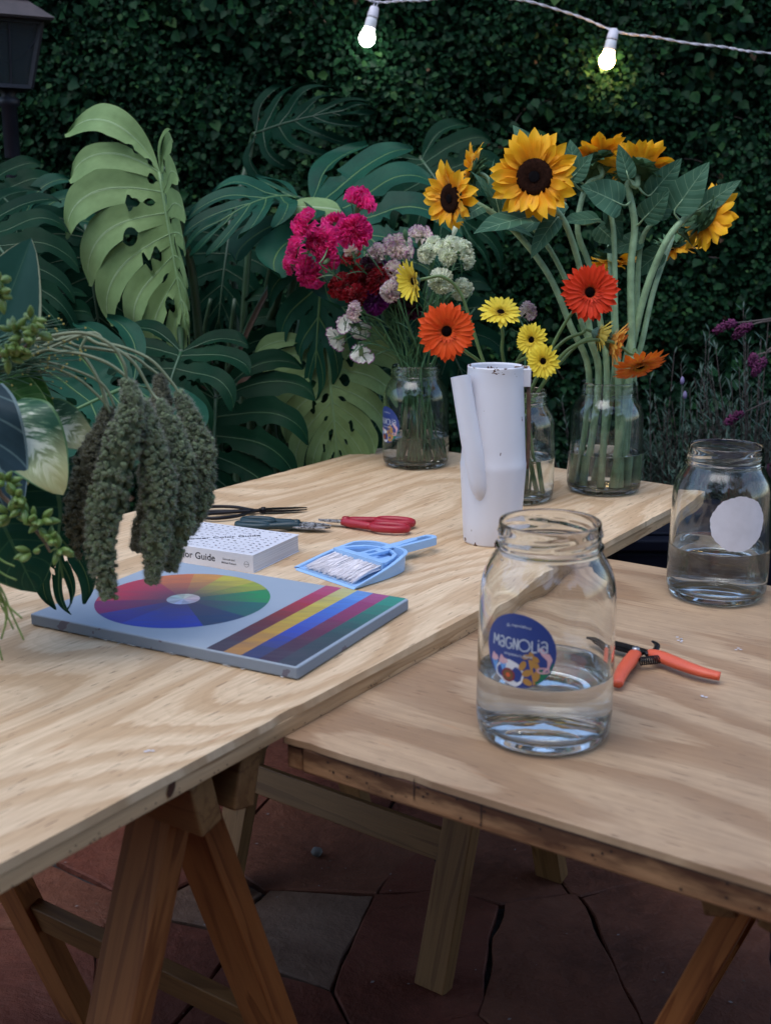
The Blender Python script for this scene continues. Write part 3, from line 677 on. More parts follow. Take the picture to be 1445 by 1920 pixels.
# spine faces the camera: text runs towards the right (-bx)
put('Flower Color Guide', .0162, lambda x, y: b0+bx*(.139-x)-by*.0014+UP*(BH*.36+y))
put('Darroch and', .0044, lambda x, y: b0+bx*(.046-x)-by*.0014+UP*(BH*.52+y)); put('Michael Putnam', .0044, lambda x, y: b0+bx*(.046-x)-by*.0014+UP*(BH*.32+y))
v, f = ribbon(arc(.0125, BH*.45, .0045, .0045, 0, 360, 20), .0004); mb.add([b0+bx*x-by*.0014+UP*y for x, y in v], f); put('PHAIDON', .0020, lambda x, y: b0+bx*(.0125-x)-by*.0015+UP*(BH*.43+y))
dgx = nrm(-bx*.80+by*.60); dgy = nrm(np.cross(UP, dgx))
put('Flower Color Guide', .0155, lambda x, y: b0+bx*.105+by*.068+dgx*x+dgy*(y-.004)+UP*(BH+.0004))
part('lettering', mb, ink, book, smooth=False)
mb = MB(); cols = []; rr_ = random.Random(3)
for i in range(16):
    for j in range(11):
        for q in range(3):
            x = .012+i*.0125+rr_.uniform(-.003, .003); y = .010+j*.0122+rr_.uniform(-.002, .002)
            if abs(np.dot(bx*(x-.105)+by*(y-.068), dgy)) < .009 and abs(x-.105) < .075: continue
            rx = rr_.uniform(.0008, .0024); ry = rr_.uniform(.0005, .0011); p = b0+bx*x+by*y+UP*(BH+.0004)
            mb.add([p+bx*rx*math.cos(a)+by*ry*math.sin(a) for a in np.linspace(0, 5.5, 6)], [tuple(range(6))]); cols.append(rr_.choice([(.03, .03, .05)]*4+[(.18, .03, .04), (.05, .05, .16), (.15, .12, .10)]))
o = part('printed_flowers', mb, M['paint'], book, smooth=False); pigment(o, cols); o['kind'] = 'stuff'

# ------------------------------------------------------------------ blue dustpan and brush
pbl = simple('sky_blue_plastic', (.30, .50, .78), .35, .04, 12); pm_ = (on(569, 1060, T1+.004)+on(655, 1105, T1+.004))/2
he = on(805, 1014, T1+.02); px_ = he-pm_; px_[2] = 0; PLn = np.linalg.norm(px_); px_ = nrm(px_); py_ = nrm(np.cross(UP, px_)); pm_[2] = T1
pan = thing('dustpan', pm_, 'small sky blue plastic dustpan with its handle pointing away to the right', 'dustpan')
hwm, hwb, DP = .071, .058, PLn*.60
def panout(s, inset=0):            # outline point of pan walls, s 0..1 from mouth corner round the back to the other corner
    pts = [(0, hwm), (DP*.45, hwm-.004), (DP*.75, hwb+.001), (DP*.92, hwb*.80), (DP, hwb*.40), (DP, -hwb*.40), (DP*.92, -hwb*.80), (DP*.75, -hwb-.001), (DP*.45, -hwm+.004), (0, -hwm)]
    return pts
po_ = spline([np.array((*p, 0)) for p in panout(0)], 46)
def wallh(x): return .005+.024*min(1, x/(DP*.8))
mb = MB(); n = len(po_); cen = np.array([DP*.5, 0, 0])
def g3(p, z): return pm_+px_*p[0]+py_*p[1]+UP*z
outs = [g3(p, .0012) for p in po_]; outt = [g3(p+nrm(p-cen)*.002, wallh(p[0])) for p in po_]; flg = [g3(p+nrm(p-cen)*.0045, wallh(p[0])+.0002) for p in po_]; flb = [g3(p+nrm(p-cen)*.0045, wallh(p[0])-.002) for p in po_]
inn = [g3(p-nrm(p-cen)*.0018, wallh(p[0])) for p in po_]; inb = [g3(p-nrm(p-cen)*.0035, .0032) for p in po_]
rows = [outs, [g3(p+nrm(p-cen)*.0015, wallh(p[0])-.0022) for p in po_], flb, flg, inn, inb]; mb.add(sum(rows, []), [(j*n+i, j*n+i+1, (j+1)*n+i+1, (j+1)*n+i) for j in range(5) for i in range(n-1)])
mb.add(inb+[g3(cen, .0032)], [(i, i+1, n) for i in range(n-1)]+[(n-1, 0, n)]); mb.add(outs+[g3(cen, .0012)], [(i+1, i, n) for i in range(n-1)]+[(0, n-1, n)])
mb.add([g3((-.004, hwm), .0006), g3((-.004, -hwm), .0006), g3((.001, -hwm), .0034), g3((.001, hwm), .0034)], [(0, 1, 2, 3)])
part('pan', mb, pbl, pan, smooth=False)
hz = .027; mb = MB()
def strap(mbx, x0, x1, w0, w1, z0, z1, th, hole=None, nn=16):
    top = []; 
    outl = [(x0, w0)]+[(x1-w1+w1*math.cos(a), w1*math.sin(a)) for a in np.linspace(math.pi/2, -math.pi/2, nn)]+[(x0, -w0)]
    def zz(x): return z0+(z1-z0)*(x-x0)/(x1-x0)
    m_ = len(outl)
    if hole:
        hx0, hx1, hw = hole; inl = []
        for (x, y) in outl:
            cxh = min(max(x, hx0), hx1); 
            if x <= x0+1e-6: inl.append((hx0, hw*np.sign(y)))
            else:
                a = math.atan2(y, x-(x1-w1)); inl.append((hx1+hw*math.cos(a), hw*math.sin(a)))
        inl2 = inl+[(hx0-hw*math.sin(a), -hw*math.cos(a)) for a in ()]
        v = [g3(p, zz(p[0])+th/2) for p in outl]+[g3(p, zz(p[0])+th/2) for p in inl]+[g3(p, zz(p[0])-th/2) for p in outl]+[g3(p, zz(p[0])-th/2) for p in inl]
        f = []
        for i in range(m_-1): f += [(i, i+1, m_+i+1, m_+i), (2*m_+i+1, 2*m_+i, 3*m_+i, 3*m_+i+1), (i+1, i, 2*m_+i, 2*m_+i+1), (m_+i, m_+i+1, 3*m_+i+1, 3*m_+i)]
        f += [(m_-1, 0, m_, 2*m_-1), (3*m_-1, 2*m_, 3*m_, 4*m_-1), (m_, 2*m_-1, 4*m_-1, 3*m_)]
        mbx.add(v, f)
    else:
        v = [g3(p, zz(p[0])+th/2) for p in outl]+[g3(p, zz(p[0])-th/2) for p in outl]
        mbx.add(v, [tuple(range(m_)), tuple(range(m_, 2*m_))[::-1]]+[(i, m_+i, m_+(i+1) % m_, (i+1) % m_) for i in range(m_)])
strap(mb, DP-.002, PLn+.012, .0125, .0125, .0205, .021, .014, (DP+.045, PLn-.004, .0065)); part('handle', mb, pbl, pan, smooth=False, bevel=.001)
brush = thing('hand_brush', pm_+px_*.02+UP*.004, 'pale bristled blue brush clipped inside the dustpan', 'brush')
mb = MB(); bh0, bh1 = DP*.50, DP*.93; hb = []
bo = [(bh0, .060), (bh0+.006, .060), (DP*.70, .052), (DP*.84, .040), (bh1, .018), (bh1, -.018), (DP*.84, -.040), (DP*.70, -.052), (bh0+.006, -.060), (bh0, -.060)]
def ringface(mbx, outer, inner, z0, z1):
    n = len(outer); v = [g3(p, z1) for p in outer]+[g3(p, z1) for p in inner]+[g3(p, z0) for p in outer]+[g3(p, z0) for p in inner]; f = []
    for i in range(n):
        j = (i+1) % n; f += [(i, j, n+j, n+i), (2*n+j, 2*n+i, 3*n+i, 3*n+j), (j, i, 2*n+i, 2*n+j), (n+i, n+j, 3*n+j, 3*n+i)]
    mbx.add(v, f)
bs = [np.array((*p, 0)) for p in bo]; ctr = np.array([DP*.68, 0, 0]); inn_ = [ctr+(p-ctr)*.80+np.array([.004, 0, 0]) for p in bs]
ringface(mb, bs, inn_, .0215, .0265)
for yy in (-.0085, .0085): box(mb, g3((DP*.715, yy), .024), px_, py_, UP, DP*.38, .006, .0046)
for xx in (DP*.60, DP*.84): box(mb, g3((xx, 0), .0236), px_, py_, UP, .012, .012, .0038)
box(mb, g3((bh0+.003, 0), .0205), px_, py_, UP, .012, .118, .013)
ir = [ctr+(p-ctr)*.70 for p in bs]; v = [g3(p, .0165) for p in inn_]; mb.add(v, [tuple(range(len(v)))])
part('brush_head', mb, pbl, brush, smooth=False, bevel=.0007)
mb = MB(); strap(mb, bh1-.002, DP+.060, .0085, .0060, .0262, .0292, .0035); part('brush_handle', mb, pbl, brush, smooth=False, bevel=.0005)
brm = simple('pale_bristles', (.92, .88, .90), .6, .06, 400); mb = MB(); rb = random.Random(8)
for i in range(30):
    y0 = -.054+.108*i/29
    for q in range(11):
        p0 = g3((bh0-.002, y0+rb.uniform(-.0012, .0012)), .0175+rb.uniform(-.003, .004)); L = bh0*rb.uniform(.80, .96); yy = y0*1.04+rb.uniform(-.003, .003)
        p2 = g3((bh0-L, yy), .0065+rb.uniform(-.002, .003)); p1 = (p0+p2)/2+UP*.002; tube(mb, [p0, p1, p2], [.0008, .00075, .0005], 3, cap=False)
part('bristles', mb, brm, brush)['kind'] = 'stuff'

# ------------------------------------------------------------------ scissors and secateurs
def loop(mb, c, ax, ay, rx, ry, r, z, ovl=1.0, n=28, flat=None, mi=0):
    P = []
    for k in range(n+1):
        a = 2*math.pi*k/n; q = 1-.18*(1-ovl)*math.cos(a); P.append(c+ax*rx*math.cos(a)+ay*ry*q*math.sin(a)+UP*z)
    tube(mb, P, r, 8, cap=False, flat=flat, mi=mi)
def blade(mb, p, d, L, w, th, s, mi=0, tip=.0):     # a pointed flat blade from p along d
    sd_ = nrm(np.cross(UP, d))*s; out = [(0, -.3*w), (0, .7*w), (L*.45, .75*w), (L*.8, .5*w), (L, tip), (L*.6, -.15*w)]
    if s < 0: out = out
    pts = [p+d*x+sd_*y for x, y in out]; n = len(pts); v = [q-UP*th/2 for q in pts]+[q+UP*th/2 for q in pts]
    f = [tuple(range(n)), tuple(range(n, 2*n))[::-1]]+[(i, (i+1) % n, n+(i+1) % n, n+i) for i in range(n)]; mb.add(v, f, mi)
# black iron scissors
p0, p1, pv = on(382, 962, T1+.008), on(576, 954, T1+.008), on(494, 956, T1+.008)
dx = p1-p0; dx[2] = 0; dx = nrm(dx); dy = nrm(np.cross(UP, dx)); pv[2] = T1+.007
sc1 = thing('scissors', V3(pv[0], pv[1], T1), 'black iron scissors with long open wire loops, farthest of the cutting tools', 'scissors')
Lh = np.linalg.norm(pv-p0); Lb = np.linalg.norm(p1-pv)
for s in (-1, 1):
    mb = MB(); P = [pv+dx*.005, pv-dx*.018+dy*s*.004, pv-dx*Lh*.45+dy*s*.036, pv-dx*Lh*.80+dy*s*.048, pv-dx*Lh*.98+dy*s*.038, pv-dx*Lh*1.0+dy*s*.018, pv-dx*Lh*.85+dy*s*.008, pv-dx*Lh*.45+dy*s*.003, pv-dx*.02+dy*s*.001]
    tube(mb, spline(P, 40), .0033, 8); part('handle', mb, M['black'], sc1)
    mb = MB(); blade(mb, pv-dx*.008+UP*.0018*s, dx, Lb+.008, .011, .002, s); part('blade', mb, M['black'], sc1, smooth=False, bevel=.0004)
mb = MB(); tube(mb, [pv-UP*.005, pv+UP*.006], .0045, 12); part('pivot', mb, M['black'], sc1)
def shears(name, tipx, pivx, endx, z, label, hmat, spread, bw, lx, ly, rth, gap):
    tp, pv, en = on(*tipx, T1+z), on(*pivx, T1+z), on(*endx, T1+z); d = tp-en; d[2] = 0; d = nrm(d); y = nrm(np.cross(UP, d)); L = np.linalg.norm(en-pv)
    t = thing(name, V3(pv[0], pv[1], T1), label, 'shears'); pv[2] = T1+z
    for s in (-1, 1):
        mb = MB(); c = pv-d*(L-lx-rth)+y*s*(ly+gap); loop(mb, c, d, y, lx, ly, rth, 0, flat=1.25, n=32)
        tube(mb, spline([pv+d*.006+y*s*.002, pv-d*.012+y*s*.007, c+d*lx*.85+y*s*.004], 10), [.0065, .0085, rth*1.1], 10); part('grip', mb, hmat, t)
        mb = MB(); blade(mb, pv-d*.004+UP*.0015*s, d, np.linalg.norm(tp-pv)+.004, bw, .0022, s, tip=.15*bw); part('blade', mb, M['worn'], t, smooth=False, bevel=.0003)
    mb = MB(); tube(mb, [pv-UP*.006, pv+UP*.009], [.006, .0065], 14); part('pivot', mb, hmat, t); return t
wm_ = NM('worn_steel'); o_ = wm_.obj(); wm_.col(wm_.ramp(wm_.noise(o_, 160, 4, .7), [(.42, (.06, .05, .045)), (.55, (.55, .55, .56))])); wm_.set(wm_.b, 'Metallic', .5); wm_.rough(.4); M['worn'] = wm_.m
shears('garden_shears', (615, 991), (556, 984), (441, 982), .011, 'dark green handled shears lying open behind the white book', simple('dark_green_rubber', (.012, .035, .045), .45, .1), 1, .020, .031, .013, .0048, .003)
shears('garden_shears', (597, 975), (648, 978), (775, 986), .011, 'red handled shears with short worn blades beside the blue dustpan', simple('red_rubber', (.33, .012, .025), .38, .1), 1, .011, .034, .015, .0058, .005)
# orange secateurs
orange = simple('coral_plastic', (.62, .10, .045), .4, .06, 40); pv = on(1191, 1219, T2+.016); 
sec = thing('secateurs', V3(pv[0], pv[1], T2), 'open secateurs with coral orange handles and a black blade beside the big jar', 'secateurs')
def grip(pts, rs):
    mb = MB(); tube(mb, spline([on(u, v, T2+z) for u, v, z in pts], 26), rs, 14, flat=.72)
    return part('grip', mb, orange, sec)
grip([(1218, 1224, .013), (1240, 1232, .014), (1275, 1246, .014), (1315, 1260, .013), (1349, 1268, .011)], [.0075, .0105, .0105, .0095, .0085, .0075])
grip([(1190, 1226, .013), (1180, 1240, .014), (1168, 1256, .014), (1160, 1272, .012), (1157, 1283, .010)], [.0090, .0100, .0092, .0082, .0070])
mb = MB(); q0 = on(1140, 1206, T2+.014); q1 = on(1215, 1228, T2+.013); d = nrm((q0-q1)*V3(1, 1, 0)); blade(mb, on(1206, 1224, T2+.014), d, .085, .016, .0028, -1); blade(mb, on(1206, 1226, T2+.011), d, .070, .013, .003, 1); part('blade', mb, M['black'], sec, smooth=False, bevel=.0004)
mb = MB(); tube(mb, spline([on(1208, 1226, T2+.013), on(1226, 1220, T2+.016), on(1231, 1209, T2+.018), on(1222, 1202, T2+.019)], 14), [.006, .005, .0038, .002], 8, flat=.5); part('hook', mb, M['black'], sec)
mb = MB(); tube(mb, [pv-UP*.004, pv+UP*.004], [.0052, .0052], 12); part('pivot', mb, M['steel'], sec)
a, b = on(1199, 1240, T2+.013), on(1236, 1236, T2+.013); mb = MB(); ax = nrm(b-a); n1 = UP; n2 = np.cross(ax, n1); P = []
for k in range(130):
    th = k/129*2*math.pi*9; P.append(a+(b-a)*k/129+(n1*math.cos(th)+n2*math.sin(th))*.0052)
tube(mb, P, .0009, 5); part('spring', mb, M['black'], sec)
mb = MB()
for u, v in ((1272, 1196), (1275, 1202), (1382, 1216), (1322, 1306), (280, 1408)):
    z = T1 if u < 600 else T2; p = on(u, v, z+.0015); 
    for q in range(3):
        c = p+V3(random.uniform(-.004, .004), random.uniform(-.004, .004), 0); mb.add([c+V3(.0022*math.cos(a), .0016*math.sin(a), 0) for a in np.linspace(0, 5.2, 6)], [tuple(range(6))])
tag(part('paint_flecks', mb, M['paper'], None, smooth=False), kind='stuff')
pb = on(594, 1597, .012); mb = MB(); lathe(mb, [(.0001, -.010), (.009, -.007), (.0125, 0), (.009, .007), (.0001, .009)], 10, pb, rf=lambda a, r, z, j: .0015*math.sin(3*a+z*200)*(r > .001))
tag(part('pebble', mb, simple('grey_pebble', (.12, .115, .11), .8), None), 'small grey pebble lying on the red paving behind a trestle rung', 'pebble')

# ------------------------------------------------------------------ festoon lights
cord = simple('white_cord', (.62, .60, .66), .6, .1)
YB = 3.70
pts = [at(560, -60, YB+.02), at(640, -22, YB), at(702, 2, YB), at(770, 1, YB), at(840, -4, YB), at(900, -7, YB), at(962, -2, YB), at(1060, 22, YB), at(1150, 57, YB), at(1250, 74, YB), at(1360, 90, YB), at(1445, 101, YB), at(1650, 130, YB+.1)]
sp_ = spline(pts, 170); line = thing('string_lights', sp_[0], 'thin white twisted cord of the string lights crossing the ivy wall', 'cord')
for ph in (0, math.pi):
    mb = MB(); P = [p+V3(0, .0022*math.cos(i*1.0+ph), .0022*math.sin(i*1.0+ph)+.0015*math.sin(i*.37)) for i, p in enumerate(sp_)]; tube(mb, P, .0019, 5); part('strand', mb, cord, line)
def bulb(u0, v0, u1, v1, col, power, label):
    top = at(u0, v0, YB); c = at(u1, v1, YB); ax = nrm(top-c); t = thing('light_bulb', top, label, 'light bulb', 'bulbs of the string lights')
    rb_ = .0245; mb = MB()
    prof = [(.0001, -rb_)]+[(rb_*math.sin(a), -rb_*math.cos(a)) for a in np.linspace(.2, 2.25, 12)]+[(.0150, .032)]
    lathe(mb, prof, 28); mb.xf(facing(c, ax)); em = NM('lit_bulb'); e = em.n('Emission'); em.set(e, 0, (*col, 1)); em.set(e, 1, power); em.L.new(e.outputs[0], em.out.inputs[0]); part('globe', mb, em.m, t)
    mb = MB(); lathe(mb, [(.0170, .030), (.0175, .036), (.0165, .056), (.0145, .060), (.0001, .060)], 24); mb.xf(facing(c, ax)); part('collar', mb, M['white'], t)
    mb = MB(); lathe(mb, [(.0001, .0605), (.0155, .0605), (.0165, .063), (.0165, .068), (.0155, .069), (.0160, .074), (.0150, .075), (.0140, .088), (.0110, .092), (.0001, .093)], 24); mb.xf(facing(c, ax)); part('socket', mb, cord, t)
    mb = MB(); tube(mb, spline([c+ax*.092+V3(.004, 0, 0), (c+ax*.10+top)/2+V3(.006, 0, 0), top], 8), .0016, 5); tube(mb, spline([c+ax*.092-V3(.004, 0, 0), (c+ax*.10+top)/2-V3(.004, 0, 0), top], 8), .0016, 5); part('wire', mb, cord, t)
bulb(705, 3, 688, 72, (1, .97, .92), 14, 'cool white lit bulb, left of the two hanging from the cord')
bulb(1150, 57, 1137, 114, (1, .62, .25), 28, 'warm yellow lit bulb, right of the two hanging from the cord')

# ------------------------------------------------------------------ old lantern post
YL = 3.35; lc = at(22, 260, YL); lx_ = lc[0]; LP = V3(lx_, YL, 0); lan = thing('lantern_post', LP, 'old dark garden lantern on a post at the left edge', 'lantern')
irn = simple('lantern_paint', (.012, .012, .02), .5, .2); mb = MB(); zb = at(24, 165, YL)[2]; zt_ = at(24, 45, YL)[2]
lathe(mb, [(.0001, 0), (.06, 0), (.06, .03), (.035, .06), (.026, .10), (.0215, 1.2), (.0215, zb-.05), (.03, zb-.045), (.03, zb-.03), (.018, zb-.02), (.03, zb-.004), (.0001, zb-.003)], 20); mb.xf(Matrix.Translation(LP)); part('post', mb, irn, lan)
rot = R(28); hb_, ht_ = .052, .085
def lcorner(k, h, z): a = rot+math.pi/4+k*math.pi/2; return LP+V3(h*1.414*math.cos(a), h*1.414*math.sin(a), z)
mb = MB(); gl = MB()
for k in range(4):
    beam(mb, lcorner(k, hb_, zb), lcorner(k, ht_, zt_), .012, .012); beam(mb, lcorner(k, hb_, zb), lcorner(k+1, hb_, zb), .012, .010); beam(mb, lcorner(k, ht_, zt_), lcorner(k+1, ht_, zt_), .010, .012)
    m1 = (lcorner(k, ht_, zt_)+lcorner(k+1, ht_, zt_))/2; m0 = (lcorner(k, hb_, zb)+lcorner(k+1, hb_, zb))/2; f = .35
    for q in (0, 1): tube(mb, spline([lcorner(k+q, ht_, zt_-.02), lcorner(k+q, ht_*.86, zt_-.07)*.6+m0*.4+UP*.03, m0+UP*.05, m0], 8), .0022, 5)
    beam(mb, m0, m1, .004, .004)
    ins = .97; gl.add([lcorner(k, hb_*ins, zb+.002), lcorner(k+1, hb_*ins, zb+.002), lcorner(k+1, ht_*ins, zt_-.002), lcorner(k, ht_*ins, zt_-.002)], [(0, 1, 2, 3)])
part('cage', mb, irn, lan, smooth=False)
fg = NM('frosted_pane'); fg.col((.022, .036, .045)); fg.rough(.25); fg.set(fg.b, 'Transmission Weight', .3); part('panes', gl, fg.m, lan, smooth=False)
mb = MB(); rr0 = ht_+.030
for lev, (h0, z0, h1, z1) in enumerate(((rr0, zt_+.008, .055, zt_+.058), (.062, zt_+.062, .012, zt_+.098))):
    v = [lcorner(k, h0, z0) for k in range(4)]+[lcorner(k, h1, z1) for k in range(4)]+[lcorner(k, h0-.004, z0-.006) for k in range(4)]
    mb.add(v, [(k, (k+1) % 4, 4+(k+1) % 4, 4+k) for k in range(4)]+[(8+k, 8+(k+1) % 4, (k+1) % 4, k) for k in range(4)]+[(4, 5, 6, 7), (11, 10, 9, 8)])
part('roof', mb, simple('rusty_roof', (.038, .028, .030), .6, .3, 40), lan, smooth=False)
# a black storage crate standing on the ground behind the weathered table
q0 = at(1140, 1012, 2.60); q1 = at(1600, 1012, 2.60); kx = (q0[0]+q1[0])/2; ztop = q0[2]; KB = V3(kx, 2.80, 0); crate = thing('storage_crate', KB, 'black navy storage crate in the shade between and behind the tables', 'crate')
nv = simple('navy_plastic', (.004, .006, .014), .5, .1, spec=.15); wx = q1[0]-q0[0]
mb = MB(); box(mb, KB+UP*(ztop-.03)/2, V3(1, 0, 0), V3(0, 1, 0), UP, wx-.03, .38, ztop-.03); part('body', mb, nv, crate, smooth=False, bevel=.012)
mb = MB(); box(mb, KB+UP*(ztop-.0145), V3(1, 0, 0), V3(0, 1, 0), UP, wx, .41, .028); box(mb, KB+UP*(ztop+.004), V3(1, 0, 0), V3(0, 1, 0), UP, wx-.08, .33, .009); part('lid', mb, nv, crate, smooth=False, bevel=.006)
for k in range(5):
    mb = MB(); box(mb, KB+V3(-wx*.4+wx*.2*k, -.193, (ztop-.03)*.5), V3(1, 0, 0), V3(0, 1, 0), UP, .018, .008, ztop*.8); part('rib', mb, nv, crate, smooth=False, bevel=.002)

# ------------------------------------------------------------------ leaves and flowers: shared builders
def leaf_mesh(L, Wd, bend=.25, fold=.25, curl=0, wave=.0, nu=6, nt=12, wf=None, seed=0, twist=0):
    """blade from the origin along +y, upper side +z; st = across, along"""
    mb = MB(); v = []; st = []; ang = 0; p = np.array([0., 0, 0]); ps = []
    for j in range(nt+1):
        t = j/nt; ps.append((p.copy(), ang)); th = bend*1.6*(t-.15)+curl*t*t
        ang = -th; p = p + np.array([0, math.cos(ang), math.sin(ang)])*L/nt
    for j in range(nt+1):
        t = j/nt; w = (wf(t) if wf else math.sin(math.pi*min(1, t*1.0)**.75)**.8*(1-.25*t))*Wd/2+1e-4; (p, a) = ps[j]; up = np.array([0, -math.sin(a), math.cos(a)])
        for i in range(nu+1):
            u = -1+2*i/nu; tw = twist*t; x = u*w; z = fold*abs(u)*w + wave*w*math.sin(9*t+seed+u*1.5)*abs(u)
            x, z = x*math.cos(tw)-z*math.sin(tw), x*math.sin(tw)+z*math.cos(tw)
            v.append(p+np.array([x, 0, 0])+up*z); st.append((u, t, seed))
    f = [(j*(nu+1)+i, j*(nu+1)+i+1, (j+1)*(nu+1)+i+1, (j+1)*(nu+1)+i) for j in range(nt) for i in range(nu)]
    mb.add(v, f, 0, st); return mb
def place_leaf(name, mb, mat, parent, base, tip, nh):
    base = np.asarray(base, float); tip = np.asarray(tip, float); y = nrm(tip-base); n = np.asarray(nh, float); n = nrm(n-y*np.dot(n, y)); x = np.cross(y, n)
    mb.xf(frame(base, x, y, n)); return part(name, mb, mat, parent)
def leaf_between(name, mat, parent, b, t, wd, nh, **k):
    b = np.asarray(b, float); t = np.asarray(t, float); L = np.linalg.norm(t-b)*1.04
    return place_leaf(name, leaf_mesh(L, wd, **k), mat, parent, b, t, nh)
M['sunleaf'] = foliage('sunflower_leaf', (.036, .098, .056), (.070, .165, .100), (.18, .30, .18), 6, .55, .18, vw=.035, under=None)
M['stem'] = simple('pale_green_stem', (.23, .36, .20), .5, .25, 50, bump=.4)
M['gstem'] = simple('gerbera_stem', (.10, .17, .055), .45, .2, 40)
M['cstem'] = simple('carnation_stem', (.055, .15, .060), .5, .3, 60)
def petal_mat(name, base, tip, under=None, rough=.5, trans=.25, streak=.12):
    m = NM(name); s = m.sep(m.st()); n = m.noise(m.scale(m.st(), (7, 1.2, 1)), 1, 3)
    c = m.ramp(s[1], [(0, base), (.7, tip)]); c = m.mix(m.ramp(n, [(.4, 0), (.8, streak*2)]), c, tuple(x*.6 for x in base))
    if under: c = m.mix(m.n('NewGeometry').outputs['Backfacing'], c, under)
    m.col(c); m.rough(rough); m.set(m.b, 'Specular IOR Level', .25); m.set(m.b, 'Sheen Weight', .15)
    tr = m.n('BsdfTranslucent'); m.L.new(c, tr.inputs[0]); mx = m.n('MixShader'); m.set(mx, 0, trans); m.L.new(m.b.outputs[0], mx.inputs[1]); m.L.new(tr.outputs[0], mx.inputs[2]); m.L.new(mx.outputs[0], m.out.inputs[0]); return m.m
M['sunpetal'] = petal_mat('sunflower_petal', (.88, .33, .006), (.97, .52, .012))
M['disk'] = simple('seed_disk', (.020, .008, .005), .9, .5, 300, spec=.05)
M['bract'] = foliage('green_bract', (.05, .12, .06), (.09, .18, .085), None, 0, .6, .1)
def head_base(mb, r, d, mi=0):               # the green cup behind a flower
    lathe(mb, [(.0001, -d), (r*.25, -d), (r*.6, -d*.65), (r, -d*.1), (r*.98, 0), (.0001, 0)], 20, mi=mi)
sun_pet = []
for k in range(9):
    w = random.uniform(.8, 1.15); mb = leaf_mesh(.050*random.uniform(.92, 1.08), .0215*w, bend=random.uniform(-.25, .35), fold=random.uniform(-.1, .6), curl=random.uniform(-.5, .8), wave=.2, nu=4, nt=8, wf=lambda t: (.45+.55*math.sin(math.pi*min(1, .1+t*.8)))*(1-max(0, (t-.62)/.38)**1.7)**.8, seed=k, twist=random.uniform(-.3, .3))
    sun_pet.append(mb.mesh('petal', M['sunpetal']))
def phyl(mb, r, n, h, dome, size, mi=0, r0=0):
    for k in range(n):
        q = math.sqrt((k+.5)/n); rr = r0+(r-r0)*q; a = k*2.39996; z = dome*(1-q*q); c = np.array([rr*math.cos(a), rr*math.sin(a), z]); s = size*(.6+.4*q)
        v = [c+np.array([s*math.cos(b), s*math.sin(b), 0]) for b in (a, a+2.1, a+4.2)]+[c+np.array([0, 0, h*(.5+.7*random.random())])]
        mb.add(v, [(0, 1, 3), (1, 2, 3), (2, 0, 3)], mi)
dk = MB(); lathe(dk, [(.0001, .0035), (.010, .004), (.022, .0065), (.030, .0045), (.0325, -.002)], 32); phyl(dk, .0325, 420, .0035, .004, .0013); M['disk_c'] = simple('disk_centre', (.006, .005, .006), .9, .3, 200, spec=.05)
lathe(dk, [(.0001, .0056), (.007, .006), (.0095, .0052)], 20, mi=1); disk_me = dk.mesh('seed_disk', [M['disk'], M['disk_c']])
bb = MB(); head_base(bb, .036, .016)
for k in range(34):
    a = k*2.39996; row = k/34; mbx = leaf_mesh(.034, .015, bend=.3*row, fold=.3, curl=-.4, nu=2, nt=5); a0_ = R(-15-25*row); mbx.xf(Matrix.Rotation(a, 4, 'Z') @ Matrix.Translation((0, .020, -.006-.006*row)) @ Matrix.Rotation(a0_, 4, 'X')); bb.v += mbx.v; bb.st += mbx.st; bb.f += [tuple(i+bb.n for i in q) for q in mbx.f]; bb.m += mbx.m; bb.n += mbx.n
bract_me = bb.mesh('bracts', M['bract'])
def matN(o): return Matrix([[float(x) for x in r] for r in o]) if not isinstance(o, Matrix) else o
def sunflower(hp, nvec, stem, label, s=1.0, npet=34, leaves=(), rs=(.0075, .0062, .0050), open_=0, seed=0, arc_=(0, 360)):
    rl = random.Random(seed); base = stem[0]; t = thing('sunflower', base, label, 'sunflower', 'sunflowers in the glass jar')
    hp = np.asarray(hp, float); n = nrm(nvec); HM = Matrix.Translation(-Vector(base)) @ facing(hp, n, rl.uniform(0, 6)) @ Matrix.Scale(s, 4)
    nk = hp-n*.016*s; P = spline(list(stem)+[nk-n*.022*s+V3(0, 0, -.004), nk], 40)
    mb = MB(); tube(mb, P, list(rs), 12, prof=lambda th, q: 1+.05*math.cos(5*th)); part('stem', mb, M['stem'], t)
    inst('bracts', bract_me, HM, t); inst('seed_disk', disk_me, HM @ Matrix.Translation((0, 0, .001)), t)
    for k in range(npet):
        a = arc_[0]+(arc_[1]-arc_[0])*(k+rl.uniform(-.25, .25))/npet; lay = k % 2
        el = (4+14*lay + open_ + rl.uniform(-14, 18)); sc = rl.uniform(.78, 1.15)*(1-.08*lay)
        Mx = HM @ Matrix.Rotation(R(a), 4, 'Z') @ Matrix.Translation((0, .0275, -.002+.003*lay)) @ Matrix.Rotation(R(el), 4, 'X') @ Matrix.Rotation(R(rl.uniform(-26, 26)), 4, 'Y') @ Matrix.Scale(sc, 4)
        inst('petal', rl.choice(sun_pet), Mx, t)
    for (b, tp, wd, nh, kw) in leaves:
        leaf_between('leaf', M['sunleaf'], t, b, tp, wd, nh, **kw)
        dist = [np.linalg.norm(p-b) for p in P]; q = P[int(np.argmin(dist))]
        if .004 < np.linalg.norm(q-b) < .09:
            mb = MB(); tube(mb, spline([q, (q+b)/2+V3(0, 0, -.004), b, np.asarray(b)+(np.asarray(tp)-b)*.25], 8), [.0028, .0022, .0018, .001], 6); part('leaf_stalk', mb, M['stem'], t)
    return t
def jarfoot(c, x, y, z=.016): return V3(c[0]+x, c[1]+y, c[2]+z)
JSx = JS; lw = lambda t: math.sin(math.pi*min(1, .06+t*.94)**.62)**.9*(1-.1*t)
